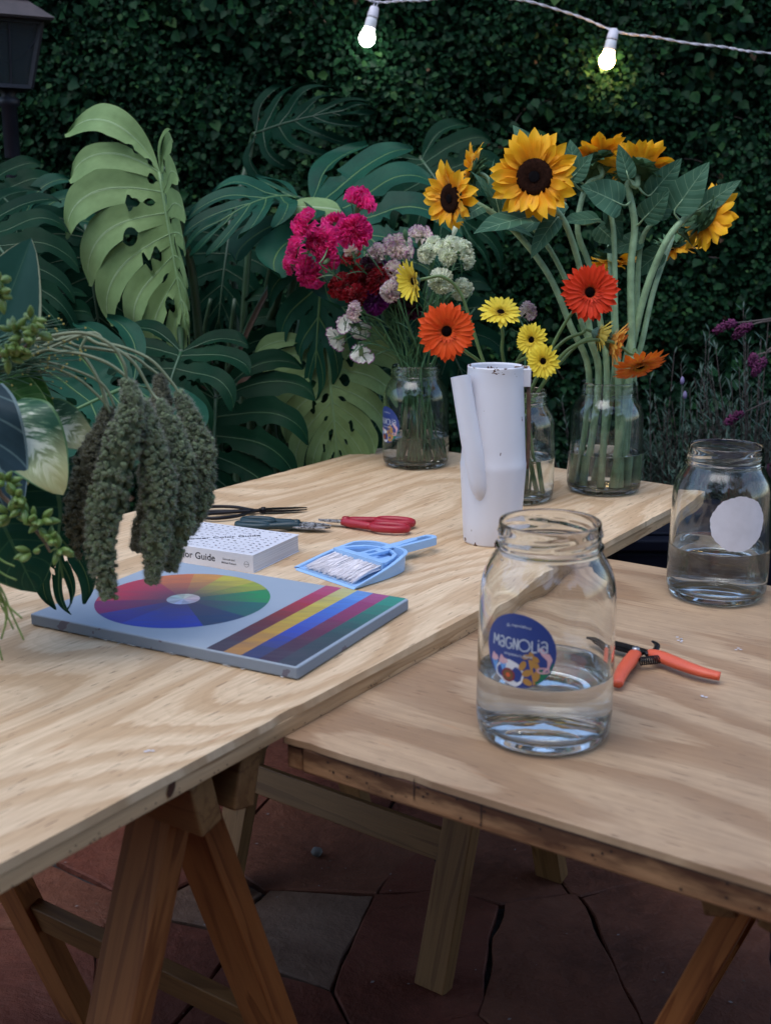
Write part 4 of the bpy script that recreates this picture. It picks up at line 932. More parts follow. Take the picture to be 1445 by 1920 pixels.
def LF(u0, v0, u1, v1, Y0, Y1, wd, nh=(0, -1, .35), **k):
    k.setdefault('wf', lw); k.setdefault('bend', .15); k.setdefault('fold', .18); k.setdefault('wave', .12); k.setdefault('nt', 14); return (at(u0, v0, Y0), at(u1, v1, Y1), wd, nh, k)
def stemP(foot, pts): return [foot]+[at(u, v, Y) for u, v, Y in pts]
ys = JS[1]
sunflower(at(1001, 332, ys-.10), (-.22, -1, .10), stemP(jarfoot(JS, -.040, -.020), [(1122, 712, ys-.01), (1108, 640, ys-.02), (1096, 560, ys-.03), (1086, 500, ys-.04), (1062, 425, ys-.06), (1035, 385, ys-.075)]),
          'largest sunflower, facing the camera with a wide dark centre', 1.10, 40,
          [LF(1002, 405, 893, 427, ys-.08, ys-.16, .075, (.1, -.5, 1)), LF(1044, 408, 992, 477, ys-.08, ys-.10, .045, (-.5, -1, .3), curl=.4), LF(1000, 292, 963, 234, ys-.05, ys-.03, .042, (.2, -1, .1)), LF(1060, 380, 960, 440, ys-.03, ys-.02, .07, (0, -.6, 1))], seed=1)
sunflower(at(845, 372, ys-.06), (-.80, -.62, -.05), stemP(jarfoot(JS, -.052, .010), [(1104, 708, ys), (1068, 609, ys-.01), (1027, 514, ys-.02), (962, 431, ys-.03), (905, 388, ys-.045)]),
          'sunflower at far left of the bunch, turned to the left', .88, 32,
          [LF(902, 388, 857, 412, ys-.05, ys-.10, .042, (.2, -.7, 1)), LF(935, 395, 912, 300, ys-.04, ys-.06, .030, (-.7, -1, 0), curl=.8, twist=.8), LF(925, 382, 893, 318, ys-.03, ys-.06, .026, (.6, -1, .1), curl=.7, twist=-.7), LF(930, 415, 1000, 440, ys-.03, ys-.05, .05, (0, -.4, 1))], seed=2, rs=(.0068, .0060, .0045))
sunflower(at(886, 322, ys+.03), (-.9, .25, .25), stemP(jarfoot(JS, -.030, .030), [(1121, 706, ys+.02), (1092, 612, ys+.02), (1058, 520, ys+.02), (1010, 440, ys+.02), (930, 365, ys+.02)]),
          'small sunflower behind the left one, only a few petals showing', .78, 26, [LF(960, 400, 905, 345, ys, ys-.03, .045, (0, -1, .5))], seed=3, rs=(.006, .005, .004))
sunflower(at(1118, 298, ys+.06), (-.25, .45, .85), stemP(jarfoot(JS, -.012, -.035), [(1137, 706, ys-.02), (1124, 600, ys), (1105, 500, ys+.02), (1082, 430, ys+.03), (1098, 350, ys+.05)]),
          'sunflower just right of the largest one, tilted up and away', .92, 34,
          [LF(1071, 336, 1108, 290, ys-.02, ys-.04, .042, (-.3, -1, .2)), LF(1076, 325, 1070, 262, ys, ys+.01, .046, (.3, -1, .1)), LF(1125, 412, 1056, 412, ys-.01, ys-.06, .060, (0, -.6, 1))], open_=8, seed=4, rs=(.0068, .006, .005))
sunflower(at(1196, 318, ys+.02), (.18, .60, .75), stemP(jarfoot(JS, .010, -.040), [(1180, 700, ys-.03), (1183, 640, ys-.02), (1182, 504, ys-.01), (1189, 419, ys), (1176, 345, ys+.01)]),
          'sunflower at the top right seen from behind above its green cup', .98, 34,
          [LF(1178, 336, 1160, 272, ys-.03, ys-.03, .038, (-.1, -1, .1)), LF(1165, 384, 1094, 348, ys-.04, ys-.07, .078, (-.15, -1, .45)), LF(1217, 367, 1277, 299, ys, ys-.01, .055, (.3, -1, .25)), LF(1204, 412, 1252, 360, ys-.02, ys-.04, .055, (.2, -1, .3))], open_=16, seed=5, rs=(.0085, .0075, .0055))
sunflower(at(1322, 405, ys+.0), (.80, .30, -.35), stemP(jarfoot(JS, .034, -.010), [(1178, 706, ys), (1189, 628, ys-.01), (1215, 530, ys-.02), (1254, 443, ys-.03), (1298, 396, ys-.02)]),
          'sunflower at far right, seen from behind and facing away to the right', .92, 32,
          [LF(1263, 396, 1326, 306, ys-.03, ys-.05, .072, (-.2, -1, .3)), LF(1318, 386, 1386, 338, ys-.02, ys-.03, .042, (.1, -1, .5)), LF(1270, 436, 1318, 478, ys-.01, ys+.02, .06, (0, -.5, 1))], open_=10, seed=6, rs=(.0080, .0070, .0055))
sunflower(at(1262, 462, ys+.14), (.3, .1, -1), stemP(jarfoot(JS, .046, .022), [(1188, 706, ys+.02), (1203, 640, ys+.02), (1226, 540, ys+.05), (1258, 450, ys+.10)]),
          'sunflower hanging low behind the right hand stems', .80, 28, [LF(1240, 470, 1180, 520, ys+.05, ys+.06, .05, (0, -1, .4))], seed=7, rs=(.0065, .0055, .0045))
sunflower(at(1150, 490, ys+.16), (.1, -.2, -1), stemP(jarfoot(JS, .000, .048), [(1150, 706, ys+.03), (1150, 600, ys+.07), (1142, 470, ys+.13)]),
          'sunflower mostly hidden in the middle behind the stems', .85, 28, [LF(1120, 424, 1160, 460, ys+.06, ys+.04, .06, (0, -1, .5))], seed=8, rs=(.0065, .0055, .0045))
for k, (pts, fx, fy, lab, lv) in enumerate([
    ([(1158, 702, ys-.03), (1153, 600, ys-.02), (1149, 430, ys+.0), (1131, 380, ys+.01)], .022, -.038, 'thick leafy sunflower stem left of centre with its head cut off', [LF(1135, 385, 1170, 452, ys, ys+.04, .05, (0, -1, .5))]),
    ([(1168, 702, ys+.02), (1190, 600, ys+.03), (1200, 460, ys+.03), (1228, 408, ys+.03)], .038, .030, 'leafy sunflower stem leaning right behind the thickest stem', [LF(1228, 408, 1262, 345, ys+.03, ys+.04, .05, (.2, -1, .2)), LF(1205, 450, 1130, 470, ys+.03, ys+.05, .05, (0, -1, .7))])]):
    P = stemP(jarfoot(JS, fx, fy), pts); t = thing('headless_sunflower', P[0], lab, 'flower stem'); mb = MB(); tube(mb, spline(P, 30), [.0070, .0060, .0045], 12, prof=lambda th, q: 1+.05*math.cos(5*th)); part('stem', mb, M['stem'], t)
    for (b, tp, wd, nh, kw) in lv: leaf_between('leaf', M['sunleaf'], t, b, tp, wd, nh, **kw)

# ------------------------------------------------------------------ gerberas
M['g_or'] = petal_mat('orange_gerbera_petal', (.80, .115, .010), (.84, .085, .008), under=(.70, .28, .05))
M['g_red'] = petal_mat('scarlet_gerbera_petal', (.74, .055, .010), (.78, .045, .008), under=(.6, .2, .04))
M['g_ye'] = petal_mat('yellow_gerbera_petal', (.85, .62, .03), (.90, .72, .06), under=(.74, .58, .10))
M['g_bi'] = petal_mat('flame_gerbera_petal', (.88, .55, .06), (.80, .17, .012), under=(.90, .50, .07))
M['gdark'] = simple('gerbera_eye', (.006, .003, .003), .9, .4, 300, spec=.04); M['ggold'] = simple('gerbera_stamen', (.55, .28, .05), .7, .5, 300, spec=.1)
gp = {}
def gpet(key, wdt=.0082):
    if key not in gp:
        gp[key] = [leaf_mesh(.036*random.uniform(.95, 1.05), wdt*random.uniform(.9, 1.1), bend=random.uniform(.0, .35), fold=.25, curl=random.uniform(-.2, .3), nu=4, nt=6, wf=lambda t: (.40+.60*min(1, t*1.6))*(1-max(0, (t-.80)/.20)**2)**.6, seed=k).mesh('petal', M[key]) for k in range(4)]
    return gp[key]
inner = {}
def ginner(key):
    if key not in inner:
        mb = MB(); rI = random.Random(5)
        for k in range(120):
            q = rI.random(); l = .006+.012*q; a = rI.uniform(0, 6.283); x = leaf_mesh(l, .0022, bend=.2, nu=2, nt=3, fold=.3); x.xf(Matrix.Rotation(a, 4, 'Z') @ Matrix.Translation((0, .0085, .001+.003*(1-q))) @ Matrix.Rotation(R(14+38*(1-q)), 4, 'X')); mb.v += x.v; mb.st += x.st; mb.f += [tuple(i+mb.n for i in f) for f in x.f]; mb.m += x.m; mb.n += x.n
        inner[key] = mb.mesh('inner_florets', M[key])
    return inner[key]
eb = MB(); lathe(eb, [(.0001, .004), (.004, .0038), (.0065, .0025), (.0082, .0)], 20); phyl(eb, .0075, 90, .0025, .003, .0008); phyl(eb, .0120, 150, .0050, .001, .0007, 1, .0078); eye_me = eb.mesh('flower_eye', [M['gdark'], M['ggold']])
cb = MB(); head_base(cb, .0125, .012)
for k in range(36):
    a = k*2.39996; x = leaf_mesh(.012, .0028, bend=0, nu=2, nt=3); x.xf(Matrix.Rotation(a, 4, 'Z') @ Matrix.Translation((0, .006+.005*k/36, -.010+.006*k/36)) @ Matrix.Rotation(R(42), 4, 'X')); cb.v += x.v; cb.st += x.st; cb.f += [tuple(i+cb.n for i in f) for f in x.f]; cb.m += x.m; cb.n += x.n
calyx_me = cb.mesh('calyx', simple('grey_green_calyx', (.10, .18, .12), .6, .2, 80))
def gerbera(hp, nvec, stem, label, key, s=1.0, npet=40, droop=0, seed=0, rs=(.0040, .0034, .0030), el0=6):
    rl = random.Random(seed+50); t = thing('gerbera', stem[0], label, 'gerbera', 'gerberas in the half hidden jar'); hp = np.asarray(hp, float); n = nrm(nvec)
    HM = Matrix.Translation(-Vector(stem[0])) @ facing(hp, n, rl.uniform(0, 6)) @ Matrix.Scale(s, 4); nk = hp-n*.010*s
    mb = MB(); tube(mb, spline(list(stem)+[nk-n*.016*s, nk], 44), list(rs), 10); part('stem', mb, M['gstem'], t)
    inst('calyx', calyx_me, HM, t); inst('flower_eye', eye_me, HM @ Matrix.Translation((0, 0, .001)), t); inst('inner_florets', ginner(key), HM, t)
    for k in range(npet):
        lay = k % 2; a = 360*(k+rl.uniform(-.25, .25))/npet; el = el0+9*lay-droop+rl.uniform(-5, 6)-droop*.5*rl.random(); sc = rl.uniform(.9, 1.08)*(1-.10*lay)
        inst('petal', rl.choice(gpet(key)), HM @ Matrix.Rotation(R(a), 4, 'Z') @ Matrix.Translation((0, .0075, .0+.0015*lay)) @ Matrix.Rotation(R(el), 4, 'X') @ Matrix.Scale(sc, 4), t)
    return t
yg = JG[1]; gf = lambda x, y: jarfoot(JG, x, y)
gerbera(at(837, 621, yg-.12), (-.10, -1, .08), stemP(gf(.030, .010), [(975, 800, yg), (937, 740, yg), (905, 685, yg-.02), (868, 655, yg-.07)]), 'orange gerbera at left above the white can', 'g_or', 1.28, 46, seed=1)
gerbera(at(1105, 548, yg-.06), (-.02, -1, .12), stemP(gf(-.045, -.010), [(960, 820, yg-.01), (985, 752, yg-.02), (1015, 690, yg-.03), (1050, 620, yg-.03), (1080, 575, yg-.035)]), 'red orange gerbera standing high in front of the sunflower stems', 'g_red', 1.26, 48, seed=2)
gerbera(at(938, 586, yg-.02), (0, -.62, .78), stemP(gf(.0, .020), [(955, 780, yg+.01), (952, 720, yg+.02), (941, 660, yg), (942, 625, yg-.01)]), 'yellow gerbera on a short upright stem directly above the white can', 'g_ye', .98, 38, seed=3)
gerbera(at(776, 527, yg-.02), (-.86, -.46, -.16), stemP(gf(.040, -.012), [(990, 800, yg), (962, 745, yg), (912, 690, yg), (884, 610, yg), (862, 548, yg), (830, 519, yg-.01)]), 'yellow gerbera in side view at left, on a long curved stem', 'g_ye', 1.06, 36, seed=4, el0=24)
gerbera(at(996, 637, yg-.07), (-.50, -.85, .12), stemP(gf(-.020, .030), [(965, 780, yg), (962, 720, yg+.01), (968, 680, yg), (985, 655, yg-.02)]), 'upper of the two touching yellow gerberas right of the can', 'g_ye', .78, 36, seed=5)
gerbera(at(1018, 677, yg-.11), (-.42, -.90, .05), stemP(gf(-.035, .020), [(962, 790, yg), (958, 725, yg), (966, 685, yg-.01), (990, 670, yg-.05)]), 'lower of the two touching yellow gerberas right of the can', 'g_ye', .80, 36, seed=6)
gerbera(at(1118, 625, yg-.01), (.90, -.05, -.30), stemP(gf(-.010, -.040), [(975, 800, yg-.01), (990, 745, yg-.01), (1020, 680, yg-.01), (1058, 638, yg-.01), (1092, 624, yg-.01)]), 'yellow gerbera facing right behind the flame coloured one', 'g_ye', .92, 28, droop=0, seed=7, el0=38)
gerbera(at(1144, 640, yg+.0), (.90, -.30, -.24), stemP(gf(.015, .040), [(985, 800, yg), (1005, 740, yg), (1050, 680, yg), (1090, 640, yg+.02), (1118, 632, yg+.01)]), 'flame coloured gerbera facing right, pressed against the yellow one', 'g_bi', 1.2, 42, seed=8, el0=34)
gerbera(at(1199, 684, yg-.03), (.22, -.50, -.80), stemP(gf(-.038, -.028), [(970, 810, yg-.01), (1000, 750, yg-.02), (1035, 690, yg-.02), (1065, 655, yg-.02), (1105, 638, yg-.02), (1150, 642, yg-.025), (1182, 664, yg-.03)]), 'drooping orange and yellow gerbera facing down at right', 'g_bi', 1.32, 42, seed=9, el0=-2)

# ------------------------------------------------------------------ carnations
def carn_mat(name, base, edge=None, ew=.88, vein=0):
    m = NM(name); s = m.sep(m.st()); o = m.obj(); n = m.noise(o, 240, 3)
    c = m.mix(m.ramp(n, [(.3, 0), (.7, .45)]), base, tuple(min(1, x*1.35) for x in base)) if True else base
    c = m.mix(m.math('MULTIPLY', m.math('SUBTRACT', 1, s[1]), .25), c, tuple(x*.55 for x in base))
    if edge:
        w = m.noise(m.scale(m.st(), (14, 1, 1)), 1, 3, .7)
        c = m.mix(m.math('MULTIPLY', m.math('GREATER_THAN', m.math('ADD', s[1], m.math('MULTIPLY', m.math('SUBTRACT', w, .5), vein+.12)), ew), .9), c, edge)
    m.col(c); m.rough(.7); m.set(m.b, 'Specular IOR Level', .15); m.set(m.b, 'Sheen Weight', .25)
    tr = m.n('BsdfTranslucent'); m.L.new(c, tr.inputs[0]); mx = m.n('MixShader'); m.set(mx, 0, .42); m.L.new(m.b.outputs[0], mx.inputs[1]); m.L.new(tr.outputs[0], mx.inputs[2]); m.L.new(mx.outputs[0], m.out.inputs[0]); return m.m
CM = dict(pink=carn_mat('hot_pink_petal', (.90, .035, .27)), red=carn_mat('deep_red_petal', (.34, .005, .014)), purple=carn_mat('purple_petal', (.20, .010, .19)), maroon=carn_mat('maroon_petal', (.055, .004, .022)),
          bicol=carn_mat('purple_edged_cream_petal', (.93, .83, .70), (.44, .08, .38), .965, .34), white=carn_mat('purple_rimmed_white_petal', (.84, .84, .72), (.34, .04, .28), .93, .05), green=carn_mat('greenish_white_petal', (.88, .94, .70)))
def carn_head(kind, var, flat=False):
    rC = random.Random(var*7+hash(kind) % 1); mb = MB(); npt = 8 if flat else 30
    for k in range(npt):
        q = k/(npt-1); a = k*2.39996+rC.uniform(-.2, .2); elv = R((8 if flat else 2)+ (20 if flat else 80)*q**.9+rC.uniform(-8, 8)); L = .030*(1-.30*q)*rC.uniform(.9, 1.1); wd = R(58)
        nr, na = 5, 12; ph = rC.uniform(0, 6); v = []; st = []; k1 = rC.choice([3, 4, 5]); amp = .0045 if not flat else .0022
        for i in range(nr+1):
            rr = i/nr
            for j in range(na+1):
                b = -1+2*j/na; w = a+b*wd*(.35+.65*rr)*.62; fr = (.0005*(1 if j % 2 else -1) if i == nr else 0); l = L*rr*(1-.10*b*b)+fr
                e = elv + amp/.03*rr*rr*1.6*math.sin(k1*b*3+ph)+.35*rr*rr*math.sin(ph)*(0 if flat else 1)
                r_h = .0025+l*math.cos(e); z = l*math.sin(e)+(amp*.5*math.sin(7*b+ph)*rr*rr); v.append((r_h*math.cos(w), r_h*math.sin(w), z)); st.append((b, rr, k))
        mb.add(v, [(i*(na+1)+j, i*(na+1)+j+1, (i+1)*(na+1)+j+1, (i+1)*(na+1)+j) for i in range(nr) for j in range(na)], 0, st)
    return mb.mesh('flower_head', CM[kind])
ch = {k: [carn_head(k, v, k == 'white') for v in range(3)] for k in CM}
cxm = MB(); lathe(cxm, [(.0001, -.026), (.0022, -.026), (.0052, -.020), (.0058, -.010), (.0050, -.002), (.0062, .002), (.0045, .001)], 12); ccal = cxm.mesh('calyx', simple('carnation_calyx', (.10, .19, .08), .5, .2, 60))
carns = [(674, 373, 29, 'pink', (.2, -.6, .8)), (568, 418, 28, 'pink', (-.6, -.5, .5)), (551, 470, 25, 'pink', (-.9, -.4, .1)), (601, 453, 31, 'pink', (-.5, -.8, .3)), (665, 433, 33, 'pink', (0, -1, .2)), (626, 413, 24, 'pink', (-.2, .3, .9)), (580, 510, 31, 'pink', (-.5, -.9, -.2)), (617, 486, 22, 'pink', (.2, .6, .2)), (541, 497, 18, 'pink', (-.9, .1, -.2)),
         (659, 482, 19, 'red', (-.2, -.3, .9)), (637, 538, 25, 'red', (-.7, -.7, 0)), (682, 527, 31, 'red', (-.1, -.9, .4)), (713, 525, 27, 'red', (.3, -.8, .5)), (664, 556, 22, 'red', (-.4, -.9, -.2)), (700, 500, 20, 'red', (.2, -.3, .9)),
         (702, 563, 25, 'purple', (.1, -1, .1)), (716, 503, 19, 'purple', (.2, -.4, .9)), (764, 570, 31, 'maroon', (.3, -.9, .2)), (690, 492, 16, 'maroon', (0, -.3, 1)), (740, 548, 18, 'maroon', (0, -.9, .4)),
         (703, 474, 19, 'bicol', (-.7, -.7, .3)), (743, 463, 29, 'bicol', (-.1, -.8, .6)), (789, 438, 23, 'bicol', (.1, -.4, .9)), (737, 512, 24, 'bicol', (-.3, -.9, .3)), (665, 583, 19, 'bicol', (-.6, -.8, .2)), (660, 468, 16, 'bicol', (-.3, .2, .9)), (992, 583, 18, 'bicol', (.6, -.7, .3)), (733, 548, 20, 'bicol', (-.2, -.9, -.1)),
         (628, 636, 23, 'white', (-.7, .55, -.35)), (645, 606, 19, 'white', (-.6, -.8, .2)), (676, 621, 21, 'white', (.2, .6, -.6)), (677, 668, 23, 'white', (0, .65, -.7)),
         (830, 461, 18, 'green', (-.2, -.5, .9)), (798, 474, 18, 'green', (-.6, -.8, .3)), (870, 468, 21, 'green', (.7, -.7, .3)), (850, 452, 16, 'green', (.2, -.3, .9)), (824, 528, 23, 'green', (-.2, -1, 0)), (866, 541, 21, 'green', (.5, -.9, 0)), (838, 480, 17, 'green', (0, -.9, .5)), (812, 452, 14, 'green', (-.2, -.4, .9)), (878, 488, 16, 'green', (.8, -.6, 0))]
names = {'pink': 'hot pink', 'red': 'deep red', 'purple': 'purple', 'maroon': 'dark maroon', 'bicol': 'cream and purple streaked', 'white': 'white purple rimmed', 'green': 'greenish white'}
yc = JC[1]; rc_ = random.Random(21); cnt = {}
labs = {'pink': ['highest on its own stem at the top', 'at upper left beside the pale monstera leaf', 'at far left, second from the bottom of the pink ones', 'in the middle of the pink cluster', 'large, below the topmost pink one', 'turned away behind the middle pink one', 'lowest and fullest of the pink ones', 'seen from behind, half hidden under the middle pink one', 'small, leftmost of all the carnations'],
        'red': ['small and flat, highest of the red ones', 'at left of the red cluster', 'in the centre of the red cluster', 'right of the red cluster, above the purple one', 'tucked under the left red one', 'at the back of the red cluster'],
        'purple': ['round, below the red cluster', 'flat, just behind the red cluster'], 'maroon': ['large, behind the left orange gerbera', 'small dark one above the red cluster', 'half hidden between purple and large maroon'],
        'bicol': ['at left above the red cluster', 'largest, at the upper centre', 'topmost, beside the greenish white ones', 'left of the side view yellow gerbera', 'low at left above the white rimmed ones', 'mostly hidden among the pink ones', 'alone at right beside the yellow gerbera above the can', 'dull one behind the purple one'],
        'white': ['leftmost and seen from behind', 'upper left of the white rimmed ones', 'between two others, facing away', 'lowest of all, seen from behind'],
        'green': ['at the top centre of the green white spray', 'rosette at left of the green white spray', 'at right of the green white spray', 'small, top of the green white spray', 'open one low behind the yellow gerbera', 'lowest right of the green white spray', 'in the middle of the green white spray', 'small one at upper left of the green white spray', 'right edge of the green white spray']}
for i, (u, v, r, kind, n) in enumerate(carns):
    c_i = cnt.get(kind, 0); cnt[kind] = c_i+1; Y = yc - .02 + rc_.uniform(-.05, .07)-(.05 if n[1] < -.6 else 0)
    if u > 980: Y = yc-.25
    hp = at(u, v, Y); s = r*Y/FPX/.0290*1.0; n = nrm(n)
    fa = rc_.uniform(0, 6.28); fr = rc_.uniform(.01, .05); foot = V3(JC[0]+fr*math.cos(fa)+.012, JC[1]+fr*math.sin(fa)*.8, JC[2]+.017)
    na_ = rc_.uniform(-1, 1)*.034; nk = V3(JC[0]+na_*.8+.05*(hp[0]-JC[0]), JC[1]+rc_.uniform(-.03, .03), JC[2]+.222)
    if u > 980: foot = gf(.02, .02); nk = V3(JG[0]+.01, JG[1]+.03, JG[2]+.205)
    mid = nk+(hp-nk)*.5+V3(0, 0, .03 if abs(hp[0]-JC[0]) > .08 else .01)
    t = thing('carnation', foot, f'{names[kind]} carnation, {labs[kind][c_i]}', 'carnation', 'carnations in the jar with the blue label' if u < 980 else None)
    off_ = Vector(foot); HM = Matrix.Translation(-off_) @ facing(hp-n*.008*s, n, rc_.uniform(0, 6)) @ Matrix.Scale(s, 4)
    inst('flower_head', ch[kind][i % 3], HM, t); inst('calyx', ccal, HM, t)
    mb = MB(); P = spline([foot, (foot+nk)/2+V3(rc_.uniform(-.01, .01), 0, 0), nk, mid, hp-n*.050*s, hp-n*.034*s], 30); tube(mb, P, [.0021, .0018, .0014], 6)
    part('stem', mb, M['cstem'], t)
    mb = MB()
    for q in (.36, .6, .75, .88):                  # nodes and their narrow paired leaves
        p = P[int(q*29)]; d = nrm(P[int(q*29)+1]-p)
        for sgn in (-1, 1):
            sd_ = nrm(np.cross(d, V3(rc_.uniform(-1, 1), 1, .2)))*sgn; x = leaf_mesh(.045 if q > .5 else .02, .0042, bend=.5, fold=.5, nu=2, nt=6); y = nrm(sd_+d*1.2); nn_ = nrm(d-y*np.dot(d, y)); x.xf(frame(p, np.cross(y, nn_), y, nn_)); mb.v += x.v; mb.st += x.st; mb.f += [tuple(a+mb.n for a in f) for f in x.f]; mb.m += x.m; mb.n += x.n
    part('leaves', mb, M['cstem'], t)['kind'] = 'stuff'
for k, (u, v, lab) in enumerate([(852, 432, 'pale green bud topmost above the green white carnations'), (834, 500, 'green bud standing under the green white carnations'), (760, 440, 'small dark green bud beside the topmost streaked carnation')]):
    hp = at(u, v, yc-.02); foot = V3(JC[0]-.02+.02*k, JC[1]+.02, JC[2]+.017); nk = V3(JC[0]+.01*k, JC[1], JC[2]+.222); t = thing('flower_bud', foot, lab, 'flower bud')
    mb = MB(); lathe(mb, [(.0001, -.016), (.003, -.012), (.0062, 0), (.0050, .008), (.0001, .014)], 10); mb.xf(facing(hp, nrm(hp-nk))); part('bud', mb, M['bract'] if k else CM['green'], t)
    mb = MB(); tube(mb, spline([foot, nk, hp-nrm(hp-nk)*.014], 16), .0016, 6); part('stem', mb, M['cstem'], t)
for k in range(22):                                  # leafy carnation stems without a flower in view
    fa = k*2.4; foot = V3(JC[0]+.050*math.cos(fa)*(.4+.6*rc_.random())+.008, JC[1]+.040*math.sin(fa), JC[2]+.0165); nk = V3(JC[0]+rc_.uniform(-.04, .04), JC[1]+rc_.uniform(-.03, .03), JC[2]+.222); hp = nk+V3(rc_.uniform(-.10, .10), rc_.uniform(-.05, .08), rc_.uniform(.10, .20))
    t = thing('leafy_carnation', foot, 'thin leafy carnation stem standing in the crowded jar, its flower out of view', 'flower stem', 'bare stems in the carnation jar'); mb = MB(); tube(mb, spline([foot, nk, hp], 14), .0020, 6); part('stem', mb, M['cstem'], t)
    for q in (.3, .6, .9):
        p = nk+(hp-nk)*q; a = rc_.uniform(0, 6.28); leaf_between('leaf', M['cstem'], t, p, p+V3(.04*math.cos(a), .04*math.sin(a), .025), .005, (0, 0, 1), nu=2, nt=5)

# ------------------------------------------------------------------ split-leaf plants against the wall
def mons_mat(name, dark, light, vein, trans=.12, rough=.32, under=None, spec=.10):
    m = NM(name); s = m.sep(m.st()); o = m.obj(); n = m.noise(o, 7, 4, .6)
    c = m.ramp(n, [(.3, dark), (.72, light)]); au = m.math('ABSOLUTE', s[0])
    f = m.math('MULTIPLY', m.math('LESS_THAN', au, m.math('MULTIPLY_ADD', s[1], -.055, .085)), .75)
    c = m.mix(f, c, vein); fine = m.noise(m.scale(m.st(), (3.0, 9, 1)), 1, 4, .6); c = m.mix(m.ramp(fine, [(.4, 0), (.8, .25)]), c, tuple(x*.6 for x in dark))
    if under: c = m.mix(m.n('NewGeometry').outputs['Backfacing'], c, under)
    m.col(c); m.rough(m.math('MULTIPLY_ADD', n, .2, rough+.04)); m.set(m.b, 'Specular IOR Level', spec); m.bump(m.math('ADD', m.math('MULTIPLY', au, .6), m.math('MULTIPLY', fine, .15)), .4, .01)
    tr = m.n('BsdfTranslucent'); m.L.new(c, tr.inputs[0]); mx = m.n('MixShader'); m.set(mx, 0, trans); m.L.new(m.b.outputs[0], mx.inputs[1]); m.L.new(tr.outputs[0], mx.inputs[2]); m.L.new(mx.outputs[0], m.out.inputs[0]); return m.m
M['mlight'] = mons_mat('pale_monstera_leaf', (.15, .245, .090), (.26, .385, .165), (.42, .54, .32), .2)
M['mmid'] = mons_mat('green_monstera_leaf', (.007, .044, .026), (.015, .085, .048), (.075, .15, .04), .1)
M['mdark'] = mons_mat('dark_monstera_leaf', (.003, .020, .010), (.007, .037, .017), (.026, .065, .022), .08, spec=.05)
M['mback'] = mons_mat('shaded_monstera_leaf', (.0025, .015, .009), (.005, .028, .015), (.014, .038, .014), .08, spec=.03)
M['petiole'] = simple('monstera_stalk', (.022, .055, .022), .45, .3, 20)
def monstera(L, Wd, nl=8, seed=0, a_base=150, a_tip=14, bend=22, join=.52, fold=(.15, .15), droop=.6, tipcurl=.5, wid=(1, 1), holes=1.0, gapw=.30, lobew=None, sidedroop=0):
    rm = random.Random(seed); mb = MB(); nt, nu = 44, 6; vein = []
    bnd = {s: [[(rm.uniform(.10, .40), rm.uniform(.025, .07), rm.uniform(.12, .45)) for _ in range(rm.choice([1, 2, 3]))] for _ in range(nl+1)] for s in (-1, 1)}
    jn = {s: [join*rm.uniform(.78, 1.22) for _ in range(nl+1)] for s in (-1, 1)}
    for si, sg in enumerate((-1, 1)):
        rl = [rm.uniform(.9, 1.08) for _ in range(nl)]; wv = [rm.uniform(-1, 1) for _ in range(nl)]
        def P(s, t, k):
            mo = L*.93*max(0, (s-.16)/.84)**1.05 if s > .16 else 0
            prof = (1.0-.10*abs(s-.35)/.35 if s < .35 else 1.0-.50*((s-.35)/.65)**1.6)
            l = Wd*prof*wid[si]*rl[min(nl-1, max(0, k))]; a = R(a_base+(a_tip-a_base)*s**.72); aa = a-R(bend)*t*t*(1-.3*s)
            x = l*t*math.sin(aa if True else a); y = mo+l*t*math.cos(aa)
            z = fold[si]*abs(x)-droop*(max(0, y-.1*L)**2)/L*.5 - sidedroop*x*x/Wd
            z += -tipcurl*l*max(0, t-.5)**2*(1+.6*wv[k]) + .012*Wd/.25*math.sin(t*5+k*2.1)*t
            return np.array([sg*x, y, z])
        for k in range(nl):
            sc = (k+.5)/nl; hw = .5/nl; v = []; st = []
            for j in range(nt+1):
                t = .015+.985*j/nt
                def gap(b):
                    g = 0
                    for (tc, tw, am) in bnd[sg][b]:
                        if abs(t-tc) < tw: g = max(g, am*holes*math.sqrt(1-((t-tc)/tw)**2))
                    jj = jn[sg][b]
                    if t > jj: g = max(g, gapw*min(1, math.sqrt((t-jj)/.10))+ .12*(t-jj))
                    return min(.85, g)
                ends = 1 if t < .84 else math.sqrt(max(0, 1-((t-.84)/.16)**2))
                gl_, gr = (gap(k) if k > 0 else .25*t), (gap(k+1) if k < nl-1 else .05)
                for i in range(nu+1):
                    u = -1+2*i/nu; g = gl_ if u < 0 else gr; s = sc+u*hw*(1-g)*ends + .35*hw*(1-ends)
                    p = P(min(1, max(0, s)), t, k); p[2] += -.010*(1-abs(u))*(Wd/.25)*min(1, t*4)+.006*wv[k]*u*t; v.append(p); st.append((u, t, seed))
            f = [(j*(nu+1)+i, j*(nu+1)+i+1, (j+1)*(nu+1)+i+1, (j+1)*(nu+1)+i) for j in range(nt) for i in range(nu)]
            if sg < 0: f = [q[::-1] for q in f]
            mb.add(v, f, 0, st)
            vein.append([P(sc, t, k)+np.array([0, 0, -.010*(Wd/.25)*min(1, t*4)]) for t in np.linspace(.0, .9, 12)])
    mid = [np.array([0, y, -droop*(max(0, y-.1*L)**2)/L*.5]) for y in np.linspace(0, L*.95, 14)]
    return mb, mid, vein
